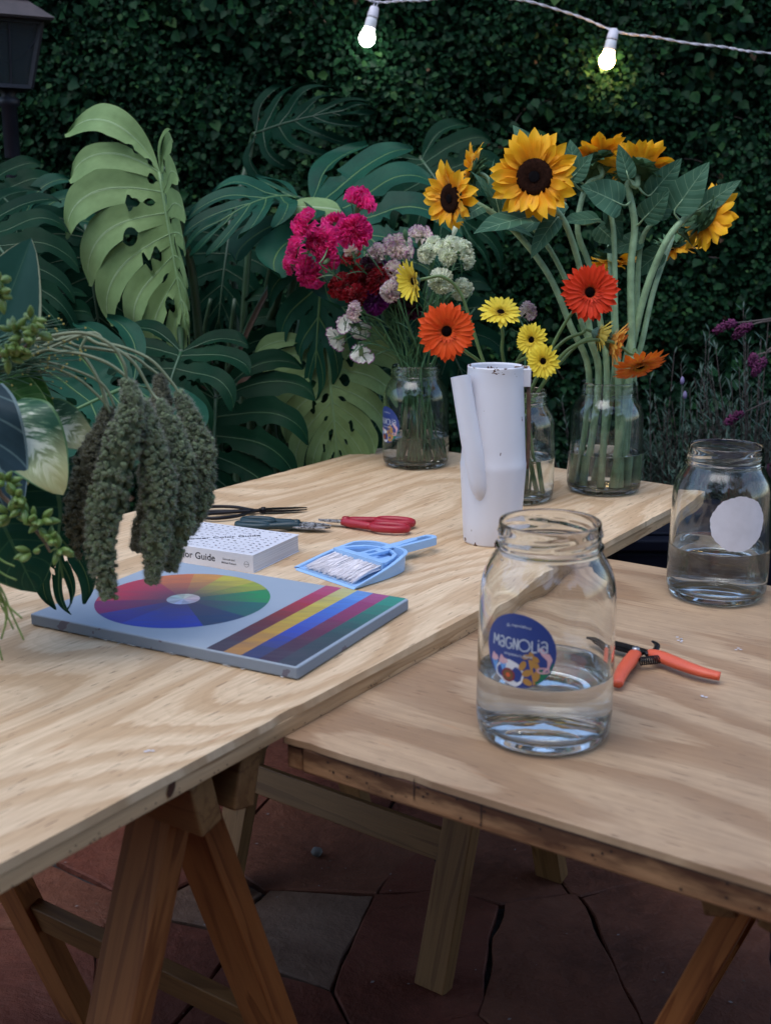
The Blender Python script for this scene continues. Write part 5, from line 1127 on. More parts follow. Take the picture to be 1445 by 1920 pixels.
def mleaf(plant, base, tip, nh, L, Wd, mat, stalk, **k):
    mb, mid, vein = monstera(L, Wd, **k); base = np.asarray(base, float); tip = np.asarray(tip, float); y = nrm(tip-base); n = np.asarray(nh, float); n = nrm(n-y*np.dot(n, y)); F_ = frame(base, np.cross(y, n), y, n); mb.xf(F_)
    lf = part('leaf', mb, mat, plant)
    vb = MB(); tube(vb, mid, [.0048*L/.4+.001, .0014], 6)
    for q in vein: tube(vb, q, [.0018, .0006], 4, cap=False)
    vb.xf(F_); part('veins', vb, M['vein_'+mat.name], lf)
    if stalk is not None:
        sb = MB(); tube(sb, spline([base]+[np.asarray(p, float) for p in stalk], 24), [.0065, .009, .011, .014], 10); part('leaf_stalk', sb, M['petiole'], plant)
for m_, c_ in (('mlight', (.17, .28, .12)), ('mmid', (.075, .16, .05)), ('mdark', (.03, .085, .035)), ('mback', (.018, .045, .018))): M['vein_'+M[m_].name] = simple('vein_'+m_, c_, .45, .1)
pl1 = thing('monstera_plant', at(390, 900, 3.0)*V3(1, 1, 0), 'large monstera at left whose tall pale leaf shows its pierced underside', 'plant')
g0 = at(395, 1000, 3.0)*V3(1, 1, 0)
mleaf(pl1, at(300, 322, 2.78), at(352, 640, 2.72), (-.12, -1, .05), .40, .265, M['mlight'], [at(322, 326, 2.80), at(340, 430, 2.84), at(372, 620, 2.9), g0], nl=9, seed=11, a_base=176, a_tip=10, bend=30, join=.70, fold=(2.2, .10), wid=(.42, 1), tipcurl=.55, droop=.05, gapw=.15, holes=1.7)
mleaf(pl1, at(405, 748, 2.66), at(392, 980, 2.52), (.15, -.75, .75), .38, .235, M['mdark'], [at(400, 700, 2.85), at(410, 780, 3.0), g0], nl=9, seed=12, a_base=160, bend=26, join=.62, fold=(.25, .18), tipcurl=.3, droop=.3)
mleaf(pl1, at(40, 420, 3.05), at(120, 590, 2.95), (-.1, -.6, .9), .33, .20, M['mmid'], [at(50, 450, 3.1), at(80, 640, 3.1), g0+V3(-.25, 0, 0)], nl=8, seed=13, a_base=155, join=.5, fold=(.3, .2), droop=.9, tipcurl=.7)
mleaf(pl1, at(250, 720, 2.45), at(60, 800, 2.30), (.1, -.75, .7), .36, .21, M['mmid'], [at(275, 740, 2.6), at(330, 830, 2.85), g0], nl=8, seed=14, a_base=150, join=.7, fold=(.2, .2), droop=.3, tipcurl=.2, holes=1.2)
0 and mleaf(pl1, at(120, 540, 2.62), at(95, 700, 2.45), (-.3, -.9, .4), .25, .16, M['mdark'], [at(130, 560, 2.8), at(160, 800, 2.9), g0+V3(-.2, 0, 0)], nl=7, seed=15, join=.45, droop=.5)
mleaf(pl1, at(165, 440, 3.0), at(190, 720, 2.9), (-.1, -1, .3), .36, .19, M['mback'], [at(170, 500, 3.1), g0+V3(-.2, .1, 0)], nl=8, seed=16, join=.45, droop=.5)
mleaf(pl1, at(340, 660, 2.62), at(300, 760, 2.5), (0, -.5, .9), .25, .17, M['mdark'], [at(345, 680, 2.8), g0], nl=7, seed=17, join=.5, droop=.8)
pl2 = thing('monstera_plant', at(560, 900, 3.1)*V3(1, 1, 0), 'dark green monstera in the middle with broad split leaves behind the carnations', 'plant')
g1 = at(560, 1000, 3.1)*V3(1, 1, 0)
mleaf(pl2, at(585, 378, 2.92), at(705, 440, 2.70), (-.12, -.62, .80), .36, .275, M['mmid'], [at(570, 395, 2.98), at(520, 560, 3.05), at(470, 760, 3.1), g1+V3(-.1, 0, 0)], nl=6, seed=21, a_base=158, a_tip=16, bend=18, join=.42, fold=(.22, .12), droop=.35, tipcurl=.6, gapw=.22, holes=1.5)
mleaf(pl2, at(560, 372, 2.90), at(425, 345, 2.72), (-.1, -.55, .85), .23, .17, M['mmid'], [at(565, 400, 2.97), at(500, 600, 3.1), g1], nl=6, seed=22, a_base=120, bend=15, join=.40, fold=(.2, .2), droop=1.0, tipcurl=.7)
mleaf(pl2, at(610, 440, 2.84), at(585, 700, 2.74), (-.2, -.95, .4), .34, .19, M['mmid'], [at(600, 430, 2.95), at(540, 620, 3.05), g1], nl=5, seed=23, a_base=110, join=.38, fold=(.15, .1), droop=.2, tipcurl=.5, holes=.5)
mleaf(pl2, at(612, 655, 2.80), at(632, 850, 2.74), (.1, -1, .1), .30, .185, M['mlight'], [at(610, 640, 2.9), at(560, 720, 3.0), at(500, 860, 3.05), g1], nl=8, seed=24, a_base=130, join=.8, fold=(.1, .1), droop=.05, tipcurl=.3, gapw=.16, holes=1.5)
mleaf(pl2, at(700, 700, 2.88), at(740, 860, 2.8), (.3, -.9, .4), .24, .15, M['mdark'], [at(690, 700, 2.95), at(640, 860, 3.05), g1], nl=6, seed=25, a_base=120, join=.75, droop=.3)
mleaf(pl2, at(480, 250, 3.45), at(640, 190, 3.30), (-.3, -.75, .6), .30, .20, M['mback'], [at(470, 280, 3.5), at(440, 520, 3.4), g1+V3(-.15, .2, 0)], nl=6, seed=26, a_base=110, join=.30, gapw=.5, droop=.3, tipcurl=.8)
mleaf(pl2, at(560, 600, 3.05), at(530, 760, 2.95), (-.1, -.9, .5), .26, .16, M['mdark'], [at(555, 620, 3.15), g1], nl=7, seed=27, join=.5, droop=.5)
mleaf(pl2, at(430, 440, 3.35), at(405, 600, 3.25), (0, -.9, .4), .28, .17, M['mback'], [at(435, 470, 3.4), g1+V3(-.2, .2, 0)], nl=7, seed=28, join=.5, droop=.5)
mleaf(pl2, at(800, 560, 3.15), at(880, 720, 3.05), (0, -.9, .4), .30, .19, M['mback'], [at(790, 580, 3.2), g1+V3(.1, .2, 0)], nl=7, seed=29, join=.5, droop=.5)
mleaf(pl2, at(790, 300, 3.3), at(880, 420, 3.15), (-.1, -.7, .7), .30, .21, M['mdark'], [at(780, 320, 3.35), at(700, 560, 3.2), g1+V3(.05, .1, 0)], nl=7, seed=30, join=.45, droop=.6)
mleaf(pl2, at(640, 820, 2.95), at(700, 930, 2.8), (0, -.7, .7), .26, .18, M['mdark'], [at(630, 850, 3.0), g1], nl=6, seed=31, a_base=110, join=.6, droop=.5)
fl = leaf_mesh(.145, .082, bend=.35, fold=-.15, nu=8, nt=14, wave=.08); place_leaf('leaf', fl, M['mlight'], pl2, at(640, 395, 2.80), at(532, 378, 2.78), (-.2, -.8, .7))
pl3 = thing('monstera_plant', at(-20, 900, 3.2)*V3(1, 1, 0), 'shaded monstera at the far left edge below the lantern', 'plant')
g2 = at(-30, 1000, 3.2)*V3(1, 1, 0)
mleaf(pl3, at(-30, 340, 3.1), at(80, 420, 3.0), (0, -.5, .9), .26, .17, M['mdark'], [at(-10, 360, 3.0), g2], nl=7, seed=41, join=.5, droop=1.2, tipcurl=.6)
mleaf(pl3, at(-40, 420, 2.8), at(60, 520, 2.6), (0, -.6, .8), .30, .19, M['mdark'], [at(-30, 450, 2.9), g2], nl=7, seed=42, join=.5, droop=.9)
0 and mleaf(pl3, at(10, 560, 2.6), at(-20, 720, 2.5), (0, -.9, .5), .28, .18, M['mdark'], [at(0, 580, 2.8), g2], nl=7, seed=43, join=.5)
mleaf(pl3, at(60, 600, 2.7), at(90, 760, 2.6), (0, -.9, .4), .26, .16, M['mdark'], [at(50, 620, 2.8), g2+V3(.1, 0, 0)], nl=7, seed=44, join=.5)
# dry brown sheaths and bare stalks
mb = MB()
for (u0, v0, u1, v1, Y, r) in ((545, 470, 428, 700, 3.0, .010), (470, 420, 455, 800, 3.2, .012), (395, 560, 380, 700, 3.1, .007), (440, 560, 425, 820, 3.15, .008), (520, 700, 480, 900, 3.05, .009)):
    tube(mb, spline([at(u0, v0, Y), at((u0+u1)/2-6, (v0+v1)/2, Y), at(u1, v1, Y)], 12), [r*.7, r], 8)
    part('bare_stalk', mb, M['petiole'], pl2); mb = MB()
for (u0, v0, u1, v1, Y, w) in ((512, 530, 418, 700, 2.97, .016), (405, 700, 375, 735, 2.70, .028), (470, 690, 440, 745, 2.85, .03)):
    leaf_between('dry_sheath', simple('dry_sheath', (.10, .055, .035), .7, .3, 40) if 'dry' not in M else M['dry'], pl2, at(u0, v0, Y), at(u1, v1, Y-.02), w, (-.3, -1, .2), curl=.5)

# ------------------------------------------------------------------ plants in the bed on the right
M['lav'] = simple('lavender_leaf', (.025, .062, .046), .7, .3, 40); M['lavstem'] = simple('woody_stem', (.075, .06, .055), .8, .3, 40); M['mag'] = simple('magenta_flower', (.10, .006, .060), .7, .3, 200)
def shrub(base, ns, h, spread, label, mat, ll=.034, seed=0, lean=(0, 0), cat='shrub', name='lavender_bush'):
    rs_ = random.Random(seed); t = thing(name, base, label, cat); sb, lb = MB(), MB()
    for k in range(ns):
        a = rs_.uniform(0, 6.28); r = math.sqrt(rs_.random()); hh = h*rs_.uniform(.55, 1.0)*(1-.35*r); tip = base+V3(spread*r*math.cos(a)+lean[0]*hh, spread*r*math.sin(a)*.7+lean[1]*hh, hh); mid = base+(tip-base)*.5*V3(.7, .7, 1)
        P = spline([base+V3(spread*.25*r*math.cos(a), spread*.2*r*math.sin(a), 0), mid, tip], 16); tube(sb, P, [.003, .0012], 4, cap=False)
        for q in range(54):
            i = 4+q*11.5/54; p = P[int(i)]+(P[min(15, int(i)+1)]-P[int(i)])*(i % 1); d = nrm(P[min(15, int(i)+1)]-P[max(0, int(i)-1)]); az = rs_.uniform(0, 6.28); o1 = nrm(np.cross(d, V3(math.cos(az), math.sin(az), .3))); l = ll*rs_.uniform(.7, 1.2)
            tipp = p+nrm(o1+d*.9)*l; w = np.cross(d, o1)*.0024; m_ = (p+tipp)/2+d*l*.05; lb.add([p, m_-w, tipp, m_+w], [(0, 1, 2, 3)])
    part('branches', sb, M['lavstem'], t); o = part('foliage', lb, mat, t); o['kind'] = 'stuff'; return t
def gr(u, v, Y): p = at(u, v, Y); p[2] = 0; return p
shrub(gr(1240, 800, 3.25), 130, 1.02, .26, 'grey green lavender bush left of the far right jar, lowest of the bushes', M['lav'], seed=1)
shrub(gr(1330, 760, 3.30), 130, 1.06, .26, 'middle lavender bush behind the far right jar, with upright sprigs', M['lav'], seed=2)
shrub(gr(1430, 700, 3.15), 130, 1.22, .26, 'tallest lavender bush at the right edge under the magenta flower spikes', M['lav'], seed=3)
shrub(gr(1130, 800, 3.5), 36, .95, .26, 'small dark bush low behind the sunflower jar', M['lav'], seed=4)
flsh = thing('flower_shrub', gr(1560, 600, 3.1), 'shrub reaching in from the right edge with drooping magenta flower spikes', 'shrub')
for k, (pts, tip) in enumerate([([(1560, 580), (1445, 598), (1375, 606)], (1340, 622)), ([(1560, 590), (1440, 602), (1405, 610)], (1376, 632)), ([(1560, 620), (1450, 650), (1432, 675)], (1412, 702)), ([(1540, 640), (1440, 660), (1412, 668)], (1410, 686)), ([(1560, 720), (1460, 745), (1390, 775)], (1360, 795)), ([(1570, 860), (1470, 850), (1448, 870)], (1432, 900))]):
    Y = 2.95+.03*k; P = [at(u, v, Y) for u, v in pts]; T_ = at(*tip, Y-.01); mb = MB(); tube(mb, spline([gr(1560, 600, 3.1), at(1600, 900, Y)]+P, 24), [.006, .002], 6); part('stem', mb, M['lavstem'], flsh)
    mb = MB(); S2 = spline([P[-1], (P[-1]+T_)/2+V3(0, 0, .004), T_], 20); tube(mb, S2, [.004, .002], 6)
    for q in range(150):
        i = random.randrange(20); c = S2[i]; w = .009*math.sin(math.pi*(i+3)/25)+.003; d = nrm(V3(random.gauss(0, 1), random.gauss(0, 1), random.gauss(0, 1))); c = c+d*w; s_ = .0032; e1 = nrm(np.cross(d, V3(.3, .5, .8))); e2 = np.cross(d, e1); mb.add([c+e1*s_, c+e2*s_, c-e1*s_, c-e2*s_, c+d*s_*1.6], [(0, 1, 4), (1, 2, 4), (2, 3, 4), (3, 0, 4)])
    part('flower_spike', mb, M['mag'], flsh)
for k, (u, v, lab) in enumerate([(1278, 715, 'small pale lavender flower spike left of the other in the bed'), (1283, 742, 'small lilac flower head low among the lavender')]):
    p = at(u, v, 3.1); t = thing('lavender_flower', gr(u, 800, 3.15), lab, 'flower'); mb = MB(); tube(mb, spline([gr(u, 800, 3.15), p], 8), .0014, 4); part('stem', mb, M['lav'], t)
    mb = MB(); lathe(mb, [(.0001, -.01), (.005, -.006), (.006, .002), (.0035, .010), (.0001, .014)], 8); mb.xf(Matrix.Translation(p)); part('flower_spike', mb, simple('lilac', (.20, .17, .32), .7), t)
# low ground cover in the bed
gc = MB(); rg = random.Random(9)
for k in range(5200):
    x, y = rg.uniform(-2.4, 2.4), rg.uniform(2.98, 3.8); c = V3(x, y, rg.uniform(-.02, .14)*(1+.8*math.sin(x*5))); a = rg.uniform(0, 6.28); d = nrm(V3(math.cos(a), math.sin(a), rg.uniform(.1, .8))); w = nrm(np.cross(d, UP)); l = rg.uniform(.02, .05)
    gc.add([c, c+d*l*.5+w*l*.25, c+d*l, c+d*l*.5-w*l*.25], [(0, 1, 2, 3)])
tag(part('ground_cover', gc, M['fig'], None), kind='stuff')

# ------------------------------------------------------------------ big arrangement at left in a stone vase
VB = V3(-.70, 1.38, T1); vase = thing('vase', VB, 'heavy dark vase just off the left edge holding the leafy arrangement', 'vase')
mb = MB(); lathe(mb, [(.0001, 0), (.07, 0), (.075, .005), (.095, .08), (.10, .16), (.085, .22), (.07, .25), (.075, .265), (.066, .262), (.07, .22), (.085, .15), (.06, .02), (.0001, .015)], 40); mb.xf(Matrix.Translation(VB)); part('vessel', mb, simple('dark_glaze', (.03, .04, .05), .4), vase)
VM = VB+V3(0, 0, .24)
# drooping amaranth
am_a = simple('amaranth_green', (.110, .145, .075), .85, .4, 90); am_b = simple('amaranth_brown', (.085, .085, .048), .85, .4, 90); fz = simple('amaranth_fuzz', (.30, .31, .25), .8, .2, 60); M['astem'] = simple('amaranth_stem', (.17, .20, .11), .6, .2, 40)
def ico(r):
    t_ = (1+5**.5)/2; v = np.array([(-1, t_, 0), (1, t_, 0), (-1, -t_, 0), (1, -t_, 0), (0, -1, t_), (0, 1, t_), (0, -1, -t_), (0, 1, -t_), (t_, 0, -1), (t_, 0, 1), (-t_, 0, -1), (-t_, 0, 1)]); v = v/np.linalg.norm(v[0])
    return v, [(0, 11, 5), (0, 5, 1), (0, 1, 7), (0, 7, 10), (0, 10, 11), (1, 5, 9), (5, 11, 4), (11, 10, 2), (10, 7, 6), (7, 1, 8), (3, 9, 4), (3, 4, 2), (3, 2, 6), (3, 6, 8), (3, 8, 9), (4, 9, 5), (2, 4, 11), (6, 2, 10), (8, 6, 7), (9, 8, 1)]
IV, IF = ico(1)
rq_ = np.random.default_rng(2)
def ico2():
    v = [tuple(q) for q in IV]; f = []; mid = {}
    def m(a, b):
        k = (min(a, b), max(a, b))
        if k not in mid: mid[k] = len(v); v.append(tuple(nrm(np.array(v[a])+np.array(v[b]))))
        return mid[k]
    for a, b, c in IF:
        x, y, z = m(a, b), m(b, c), m(c, a); f += [(a, x, z), (b, y, x), (c, z, y), (x, y, z)]
    return np.array(v), f
JV, JF_ = ico2(); TUFT = [JV*rq_.uniform(.78, 1.22, (len(JV), 1)) for _ in range(8)]
def amaranth(stem, path, w, label, mat, seed):
    ra = np.random.default_rng(seed); t = thing('amaranth', VM, label, 'flower', 'drooping amaranth in the arrangement'); P = spline(path, 60)
    mb = MB(); tube(mb, spline([VM]+stem+[P[0]], 40), [.0026, .0022, .0019], 7); part('stem', mb, M['astem'], t)
    def rad(q): return w*(min(1, .12+q*2.4)**.8)*(1-max(0, (q-.55)/.45)**1.5*.60)*(1+.09*math.sin(q*21+seed))
    hb, fb = MB(), MB(); tube(hb, P, [max(.002, rad(i/29)*.66) for i in range(30)], 10)
    for k in range(1050):
        q = ra.random()**.95; i = min(58, int(q*59)); c0 = P[i]+(P[i+1]-P[i])*ra.random(); d = nrm(P[i+1]-P[i]); a = ra.uniform(0, 6.283); e1 = nrm(np.cross(d, V3(.2, 1, .1))); e2 = np.cross(d, e1); o = e1*math.cos(a)+e2*math.sin(a); rr = rad(q)*ra.uniform(.66, .98); s_ = ra.uniform(.0022, .0042)*(.8 if q > .8 else 1)
        hb.add(c0+o*rr+TUFT[k % 8]*s_, JF_)
        for z in range(12):
            dd = nrm(o*.9+ra.normal(0, .6, 3)); b = c0+o*rr+dd*s_*.8; sd_ = nrm(np.cross(dd, ra.normal(0, 1, 3)))*.00020; fb.add([b-sd_, b+sd_, b+dd*ra.uniform(.0025, .0065)], [(0, 1, 2)])
    h = part('seed_head', hb, mat, t, smooth=False); f = part('bristles', fb, fz, h); f['kind'] = 'stuff'
YA = 1.36
A_ = lambda pts, Y: [at(u, v, Y) for u, v in pts]
amaranth(A_([(40, 655), (117, 650), (160, 672), (190, 722)], YA+.06), A_([(205, 765), (185, 830), (160, 920), (150, 1000), (168, 1068)], YA+.05), .0205, 'brownish amaranth tassel, leftmost of the drooping bunch', am_b, 1)
amaranth(A_([(0, 662), (73, 636), (150, 624), (205, 644), (232, 680)], YA-.02), A_([(238, 712), (248, 770), (222, 860), (198, 950), (190, 1030), (205, 1122)], YA-.02), .0225, 'longest amaranth tassel in front, its tip hanging over the painted canvas', am_a, 2)
amaranth(A_([(60, 650), (150, 650), (240, 665), (280, 690)], YA+.09), A_([(300, 705), (302, 760), (292, 850), (280, 950), (255, 1030)], YA+.09), .018, 'amaranth tassel at the back whose top stands between two others', am_b, 3)
amaranth(A_([(30, 680), (117, 660), (200, 680), (255, 725)], YA+.01), A_([(270, 752), (285, 830), (300, 920), (292, 1010), (285, 1092)], YA+.0), .0195, 'amaranth tassel in the middle ending above the red part of the wheel', am_a, 4)
amaranth(A_([(80, 650), (190, 646), (248, 677), (284, 735)], YA+.05), A_([(300, 752), (325, 820), (338, 900), (335, 990), (318, 1068)], YA+.04), .0195, 'amaranth tassel second from the right in the drooping bunch', am_a, 5)
amaranth(A_([(117, 642), (204, 645), (277, 671), (318, 712)], YA+.08), A_([(335, 735), (362, 800), (378, 880), (368, 950), (348, 1000)], YA+.08), .019, 'rightmost amaranth tassel of the drooping bunch beside the black scissors', am_a, 6)
for k, P_ in enumerate([[(0, 692), (58, 677), (117, 686), (190, 718), (217, 765)], [(10, 700), (70, 684), (140, 706), (190, 748), (208, 775)], [(117, 642), (152, 662), (187, 718), (200, 768)]]):
    t = thing('bare_amaranth', VM, ['lowest arching bare green stem above the brown tassel', 'second arching bare stem just over the lowest one', 'thin bare stem crossing steeply down between the others'][k], 'flower stem'); mb = MB(); tube(mb, spline([VM]+A_(P_, YA+.04), 30), .0018, 6); part('stem', mb, M['astem'], t)
# green bud branches
budm = simple('green_bud', (.13, .21, .045), .4, .2, 50); bm_ = MB(); lathe(bm_, [(.0001, -.002), (.0022, 0), (.0036, .004), (.0038, .0075), (.0026, .0115), (.0006, .0150), (.0001, .0152)], 10); bud_me = bm_.mesh('bud', budm); twig = simple('reddish_twig', (.16, .10, .06), .6, .3, 60)
def buds(path, clusters, label, seed, s=1.0):
    rb2 = random.Random(seed); t = thing('bud_branch', VM, label, 'branch'); mb = MB(); P = spline([VM]+path, 40); tube(mb, P, [.0028, .0024, .0014], 7); part('stem', mb, twig, t)
    for (c, n) in clusters:
        q = min(P, key=lambda p: np.linalg.norm(p-c)); mb = MB(); tube(mb, spline([q, (q+c)/2+V3(0, 0, .002), c], 5), .0009, 5); part('twig', mb, budm, t)
        for k in range(n):
            d = nrm(V3(rb2.gauss(0, 1), rb2.gauss(-.3, .9), rb2.gauss(0, 1)) + .5*(c-q)/max(1e-4, np.linalg.norm(c-q))); inst('bud', bud_me, Matrix.Translation(-Vector(VM)) @ facing(c+d*.0045, d) @ Matrix.Scale(s*rb2.uniform(.85, 1.15), 4), t)
Yb = 1.22
buds(A_([(-60, 870), (5, 930), (45, 968), (80, 1010), (95, 1035)], Yb), [(at(u, v, Yb-.01), n) for u, v, n in ((8, 905, 6), (32, 930, 7), (20, 965, 6), (45, 950, 5), (62, 975, 6), (78, 975, 6), (95, 1015, 8), (62, 1035, 6), (110, 1030, 7))], 'bud branch with a reddish stem hanging over the lower dark leaves', 31, 1.0)
buds(A_([(-60, 690), (0, 668), (40, 655), (70, 630)], Yb+.04), [(at(u, v, Yb+.03), n) for u, v, n in ((58, 600, 4), (28, 622, 5), (45, 632, 6), (70, 625, 7), (35, 655, 5), (15, 668, 5), (30, 672, 4))], 'bud branch lying over the amaranth stems at the upper left', 32, 1.05)
buds(A_([(-60, 600), (-30, 560), (-10, 535)], Yb+.02), [(at(u, v, Yb+.02), n) for u, v, n in ((0, 525, 5), (-2, 548, 4))], 'few green buds at the very left edge before the blue green leaf', 33, 1.2)
# broom twigs
bg_ = simple('broom_green', (.030, .085, .040), .5, .3, 60); yg_ = simple('lime_shoot', (.16, .24, .06), .5, .2, 60)
t = thing('broom_spray', VM, 'spray of fine dark green broom twigs with tiny yellow tips behind the buds', 'foliage'); rt = random.Random(12); mb, mt = MB(), MB()
for k in range(130):
    a = rt.uniform(-.75, 1.15); L = rt.uniform(60, 165); u0, v0 = rt.uniform(-40, 10), rt.uniform(640, 720); Y = YA+rt.uniform(-.02, .12); u1, v1 = u0+L*math.cos(a*.8), v0+L*math.sin(a*.6)*.75-20; P = spline([at(u0, v0, Y), at((u0+u1)/2, (v0+v1)/2-8, Y), at(u1, v1, Y)], 7); tube(mb, P, [.0011, .0005], 4, cap=False); c = P[-1]; mt.add(c+IV*.0014, IF)
mb2 = MB(); 
for k in range(6): tube(mb2, spline([VM, at(-120, 720, YA), at(-20+k*4, 650+k*12, YA+.03)], 8), .002, 5)
part('main_stems', mb2, bg_, t); part('twigs', mb, bg_, t)['kind'] = 'stuff'; part('tips', mt, simple('yellow_tip', (.35, .28, .06), .6), t)['kind'] = 'stuff'
t = thing('lime_spray', VM, 'thin lime green shoots hanging over the table at the lower left edge', 'foliage'); mb = MB()
for pts in ([(-60, 1000), (0, 1048), (28, 1062)], [(-60, 1020), (0, 1072), (32, 1088)], [(-50, 1040), (0, 1110), (14, 1150), (10, 1170)], [(-50, 1050), (0, 1100), (20, 1145), (45, 1200)], [(-50, 1060), (10, 1130), (42, 1160)], [(-50, 1060), (5, 1140), (26, 1180)], [(-60, 1080), (-10, 1190), (5, 1238)], [(-60, 1060), (0, 1120), (12, 1160), (3, 1198)]): tube(mb, spline([VM]+A_(pts, 1.18), 20), [.0013, .0011], 5)
part('shoots', mb, yg_, t)['kind'] = 'stuff'
# big cut leaves
M['bleaf'] = foliage('blue_green_leaf', (.010, .045, .032), (.022, .075, .055), (.05, .11, .07), 0, .3, .1, edge=(.30, .32, .20), vw=.02)
M['glossy'] = foliage('glossy_green_leaf', (.022, .085, .014), (.05, .15, .03), (.10, .20, .06), 9, .3, .15, edge=(.15, .24, .08))
M['velvet'] = foliage('velvet_leaf', (.012, .030, .038), (.030, .058, .070), (.16, .24, .23), 4, .5, .08, edge=(.18, .25, .25), vw=.05, slant=1.0)
vm_ = NM('variegated_leaf'); s_ = vm_.sep(vm_.st()); au_ = vm_.math('ABSOLUTE', s_[0])
ll_ = vm_.comb(vm_.math('SUBTRACT', vm_.math('MULTIPLY', s_[1], 7), vm_.math('MULTIPLY', au_, 2.2)), vm_.math('MULTIPLY', au_, .9), s_[2]); n_v = vm_.noise(ll_, 1.7, 4, .6, .3)
n_v = vm_.math('ADD', n_v, vm_.math('MULTIPLY', vm_.math('SUBTRACT', .25, au_), .22)); c_ = vm_.ramp(n_v, [(.40, (.022, .085, .045)), (.48, (.12, .22, .12)), (.56, (.60, .64, .52))]); yl_ = vm_.ramp(s_[1], [(.45, 0), (.85, .9)]); c_ = vm_.mix(yl_, c_, (.58, .56, .26)); c_ = vm_.mix(vm_.math('GREATER_THAN', au_, .93), c_, (.08, .17, .07)); vm_.col(c_); vm_.rough(.38); vm_.set(vm_.b, 'Specular IOR Level', .3); vm_.bump(n_v, .3, .004); M['varieg'] = vm_.m
M['dkleaf'] = foliage('dark_cut_leaf', (.006, .030, .018), (.014, .055, .030), (.04, .09, .04), 8, .3, .08, edge=(.08, .14, .06))
def cutleaf(name, label, mat, b, tp, wd, nh, stalkvia=None, **k):
    t = thing(name, VM, label, 'leaf'); leaf_between('blade', mat, t, b, tp, wd, nh, **k); mb = MB(); tube(mb, spline([VM]+([stalkvia] if stalkvia is not None else [])+[b], 14), .003, 7); part('leaf_stalk', mb, M['petiole'], t); return t
wo = lambda t: math.sin(math.pi*min(1, .08+t*.92)**.70)**.75
cutleaf('large_leaf', 'smooth blue green leaf with a pale rim at the upper left edge', M['bleaf'], at(-70, 760, 1.42), at(62, 462, 1.46), .135, (-.2, -1, .1), bend=-.1, fold=.15, wf=wo, nt=16, nu=8)
cutleaf('glossy_leaf', 'bright glossy leaf folded over just above the variegated ones', M['glossy'], at(-20, 705, 1.40), at(94, 778, 1.34), .052, (-.1, -.7, .8), bend=.3, fold=.35, wf=wo)
cutleaf('glossy_leaf', 'darker glossy leaf behind the bright folded one', M['glossy'], at(0, 700, 1.44), at(97, 768, 1.42), .060, (.2, -.9, .5), bend=.25, fold=.2, wf=wo)
cutleaf('variegated_leaf', 'cream and green variegated leaf curling down in front', M['varieg'], at(8, 765, 1.34), at(112, 900, 1.27), .088, (.2, -.9, .6), bend=.45, fold=.12, wave=.15, wf=wo, nu=8, nt=16, curl=.5)
cutleaf('variegated_leaf', 'pale variegated leaf pointing right behind the tassels', M['varieg'], at(70, 772, 1.44), at(180, 835, 1.42), .060, (0, -.9, .6), bend=.2, fold=.2, wf=wo)
cutleaf('velvet_leaf', 'dark velvety leaf with pale veins at the left edge', M['velvet'], at(-60, 735, 1.30), at(30, 955, 1.26), .092, (.25, -1, .2), bend=.15, fold=-.12, wave=.22, wf=lambda t: math.sin(math.pi*min(1, .12+t*.88)**.6)**.7, nu=8, nt=18)
cutleaf('yellow_leaf', 'narrow yellowish leaf hanging under the variegated one', M['varieg'], at(30, 800, 1.36), at(52, 905, 1.34), .034, (.4, -1, .2), bend=.1, wf=wo)
cutleaf('dark_leaf', 'broad shiny dark green leaf hanging low at the left edge', M['dkleaf'], at(-40, 880, 1.34), at(60, 1105, 1.30), .150, (.1, -1, .35), bend=.25, fold=-.15, wf=wo, nu=8, nt=16)
cutleaf('dark_leaf', 'long dark leaf in shade behind the bud branch', M['dkleaf'], at(60, 840, 1.46), at(95, 1060, 1.42), .080, (0, -1, .2), bend=.15, fold=.2, wf=wo)
cm_t = thing('cut_monstera_leaf', VM, 'dark split leaf whose fingers rest above the table beside the canvas', 'leaf')
mleaf(cm_t, at(90, 880, 1.44), at(120, 1120, 1.36), (.1, -1, .25), .150, .100, M['mmid'], None, nl=5, seed=51, a_base=120, a_tip=12, bend=26, join=.45, fold=(-.15, -.15), droop=.2, tipcurl=.3, gapw=.10)
mb = MB(); tube(mb, spline([VM, VM+V3(.08, .02, .05), at(90, 880, 1.44)], 12), .0035, 7); part('leaf_stalk', mb, M['petiole'], cm_t)

# ------------------------------------------------------------------ the rest of the walled garden, seen only in the glass
hm = thing('hedge', (0, -4.6, 0), 'tall dark hedge closing the garden, mirrored faintly in the jars', 'hedge')
mb = MB(); nx_, nz_ = 60, 34; v = []
for j in range(nz_+1):
    for i in range(nx_+1):
        x = -9+18*i/nx_; z = (4.3+.7*math.sin(x*1.1)+.5*math.sin(x*2.7+1)+.35*mnoise.noise(Vector((x*1.9, 0, 0))))*j/nz_; v.append((x, -4.6+.35*mnoise.noise(Vector((x*1.5, z*1.5, 3)))+.12*mnoise.noise(Vector((x*6, z*6, 1)))-.02*z*z, z))
mb.add(v, [(j*(nx_+1)+i, j*(nx_+1)+i+1, (j+1)*(nx_+1)+i+1, (j+1)*(nx_+1)+i) for j in range(nz_) for i in range(nx_)]); part('foliage', mb, M['fig'], hm)

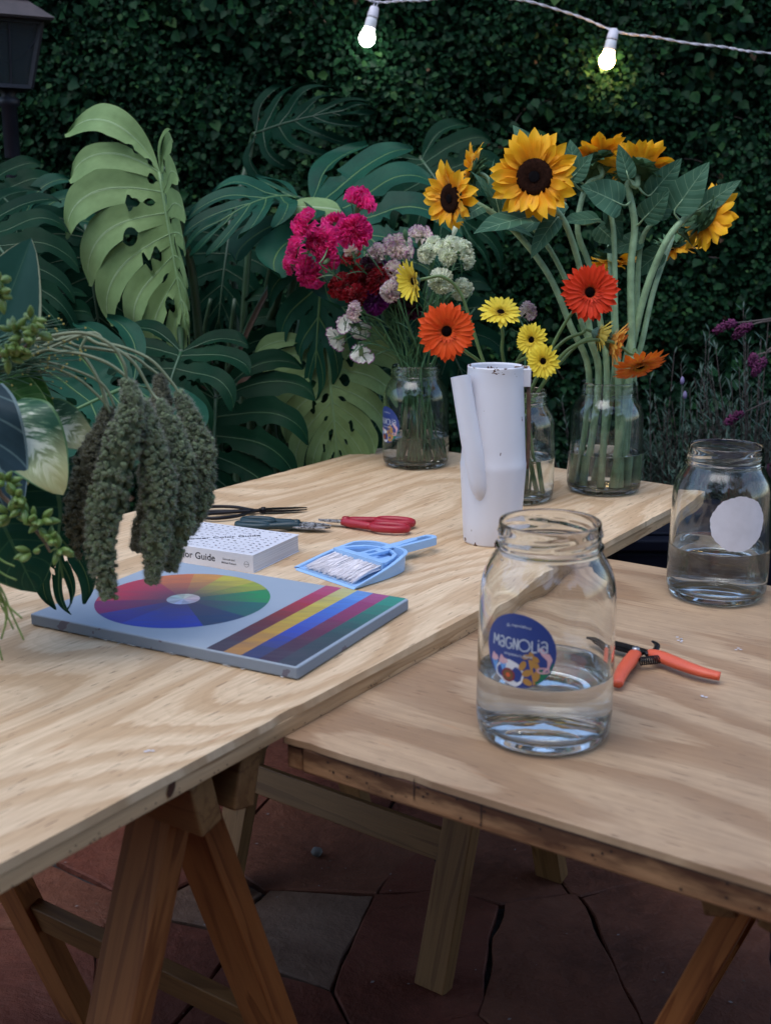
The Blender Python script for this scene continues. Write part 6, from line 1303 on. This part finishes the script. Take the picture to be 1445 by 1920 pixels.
def garden_tree(x, y, h, rx, ry, rz, n, seed, label):
    rt_ = np.random.default_rng(seed); t = thing('garden_tree', (x, y, 0), label, 'tree', 'trees overhanging the garden'); mb = MB()
    tube(mb, spline([V3(x, y, -.02), V3(x+.1, y, h*.4), V3(x-.05, y+.1, h*.8)], 12), [.16, .12, .07], 12)
    for k in range(9):
        a = rt_.uniform(0, 6.28); tube(mb, spline([V3(x, y, h*rt_.uniform(.45, .75)), V3(x+.4*rx*math.cos(a), y+.4*ry*math.sin(a), h*.9), V3(x+.85*rx*math.cos(a), y+.85*ry*math.sin(a), h+.3*rz*rt_.uniform(-1, 1))], 8), [.05, .012], 6)
    part('trunk', mb, M['lavstem'], t)
    V = []; Fc = []; k = 0
    while k < n:
        q = rt_.normal(0, 1, 3); q = q/np.linalg.norm(q)*rt_.random()**.4; c = V3(x+q[0]*rx, y+q[1]*ry, h+q[2]*rz)
        if mnoise.noise(Vector((c[0]*.9+seed, c[1]*.9, c[2]*.5))) < -.08: k += .15; continue
        d = nrm(rt_.normal(0, 1, 3)); e = nrm(np.cross(d, rt_.normal(0, 1, 3))); s_ = .10*rt_.uniform(.6, 1.3); b = len(V); V += [c, c+d*s_*.5+e*s_*.3, c+d*s_, c+d*s_*.5-e*s_*.3]; Fc.append((b, b+1, b+2, b+3)); k += 1
    mb = MB(); mb.add(V, Fc); part('crown', mb, M['fig'], t)['kind'] = 'stuff'
garden_tree(-2.6, -2.6, 4.4, 2.6, 2.2, 1.0, 9000, 3, 'leafy tree at left behind the viewpoint, mirrored in the jars')
garden_tree(2.4, -3.0, 4.8, 2.2, 2.0, 1.1, 8000, 5, 'leafy tree at right behind the viewpoint, mirrored in the jars')

mb = MB(); rd = random.Random(77)
for k in range(260):
    x, y = rd.uniform(-.9, 1.1), rd.uniform(1.5, 2.9); z = .004; l = rd.uniform(.002, .009); a = rd.uniform(0, 6.28); d = V3(math.cos(a), math.sin(a), .1); w = V3(-d[1], d[0], 0); c = V3(x, y, z)
    mb.add([c, c+d*l*.5+w*l*.35, c+d*l, c+d*l*.5-w*l*.35], [(0, 1, 2, 3)], k % 2)
tag(part('litter', mb, [simple('leaf_litter', (.10, .06, .035), .8), simple('pale_grit', (.20, .17, .16), .8)], None, smooth=False), kind='stuff')
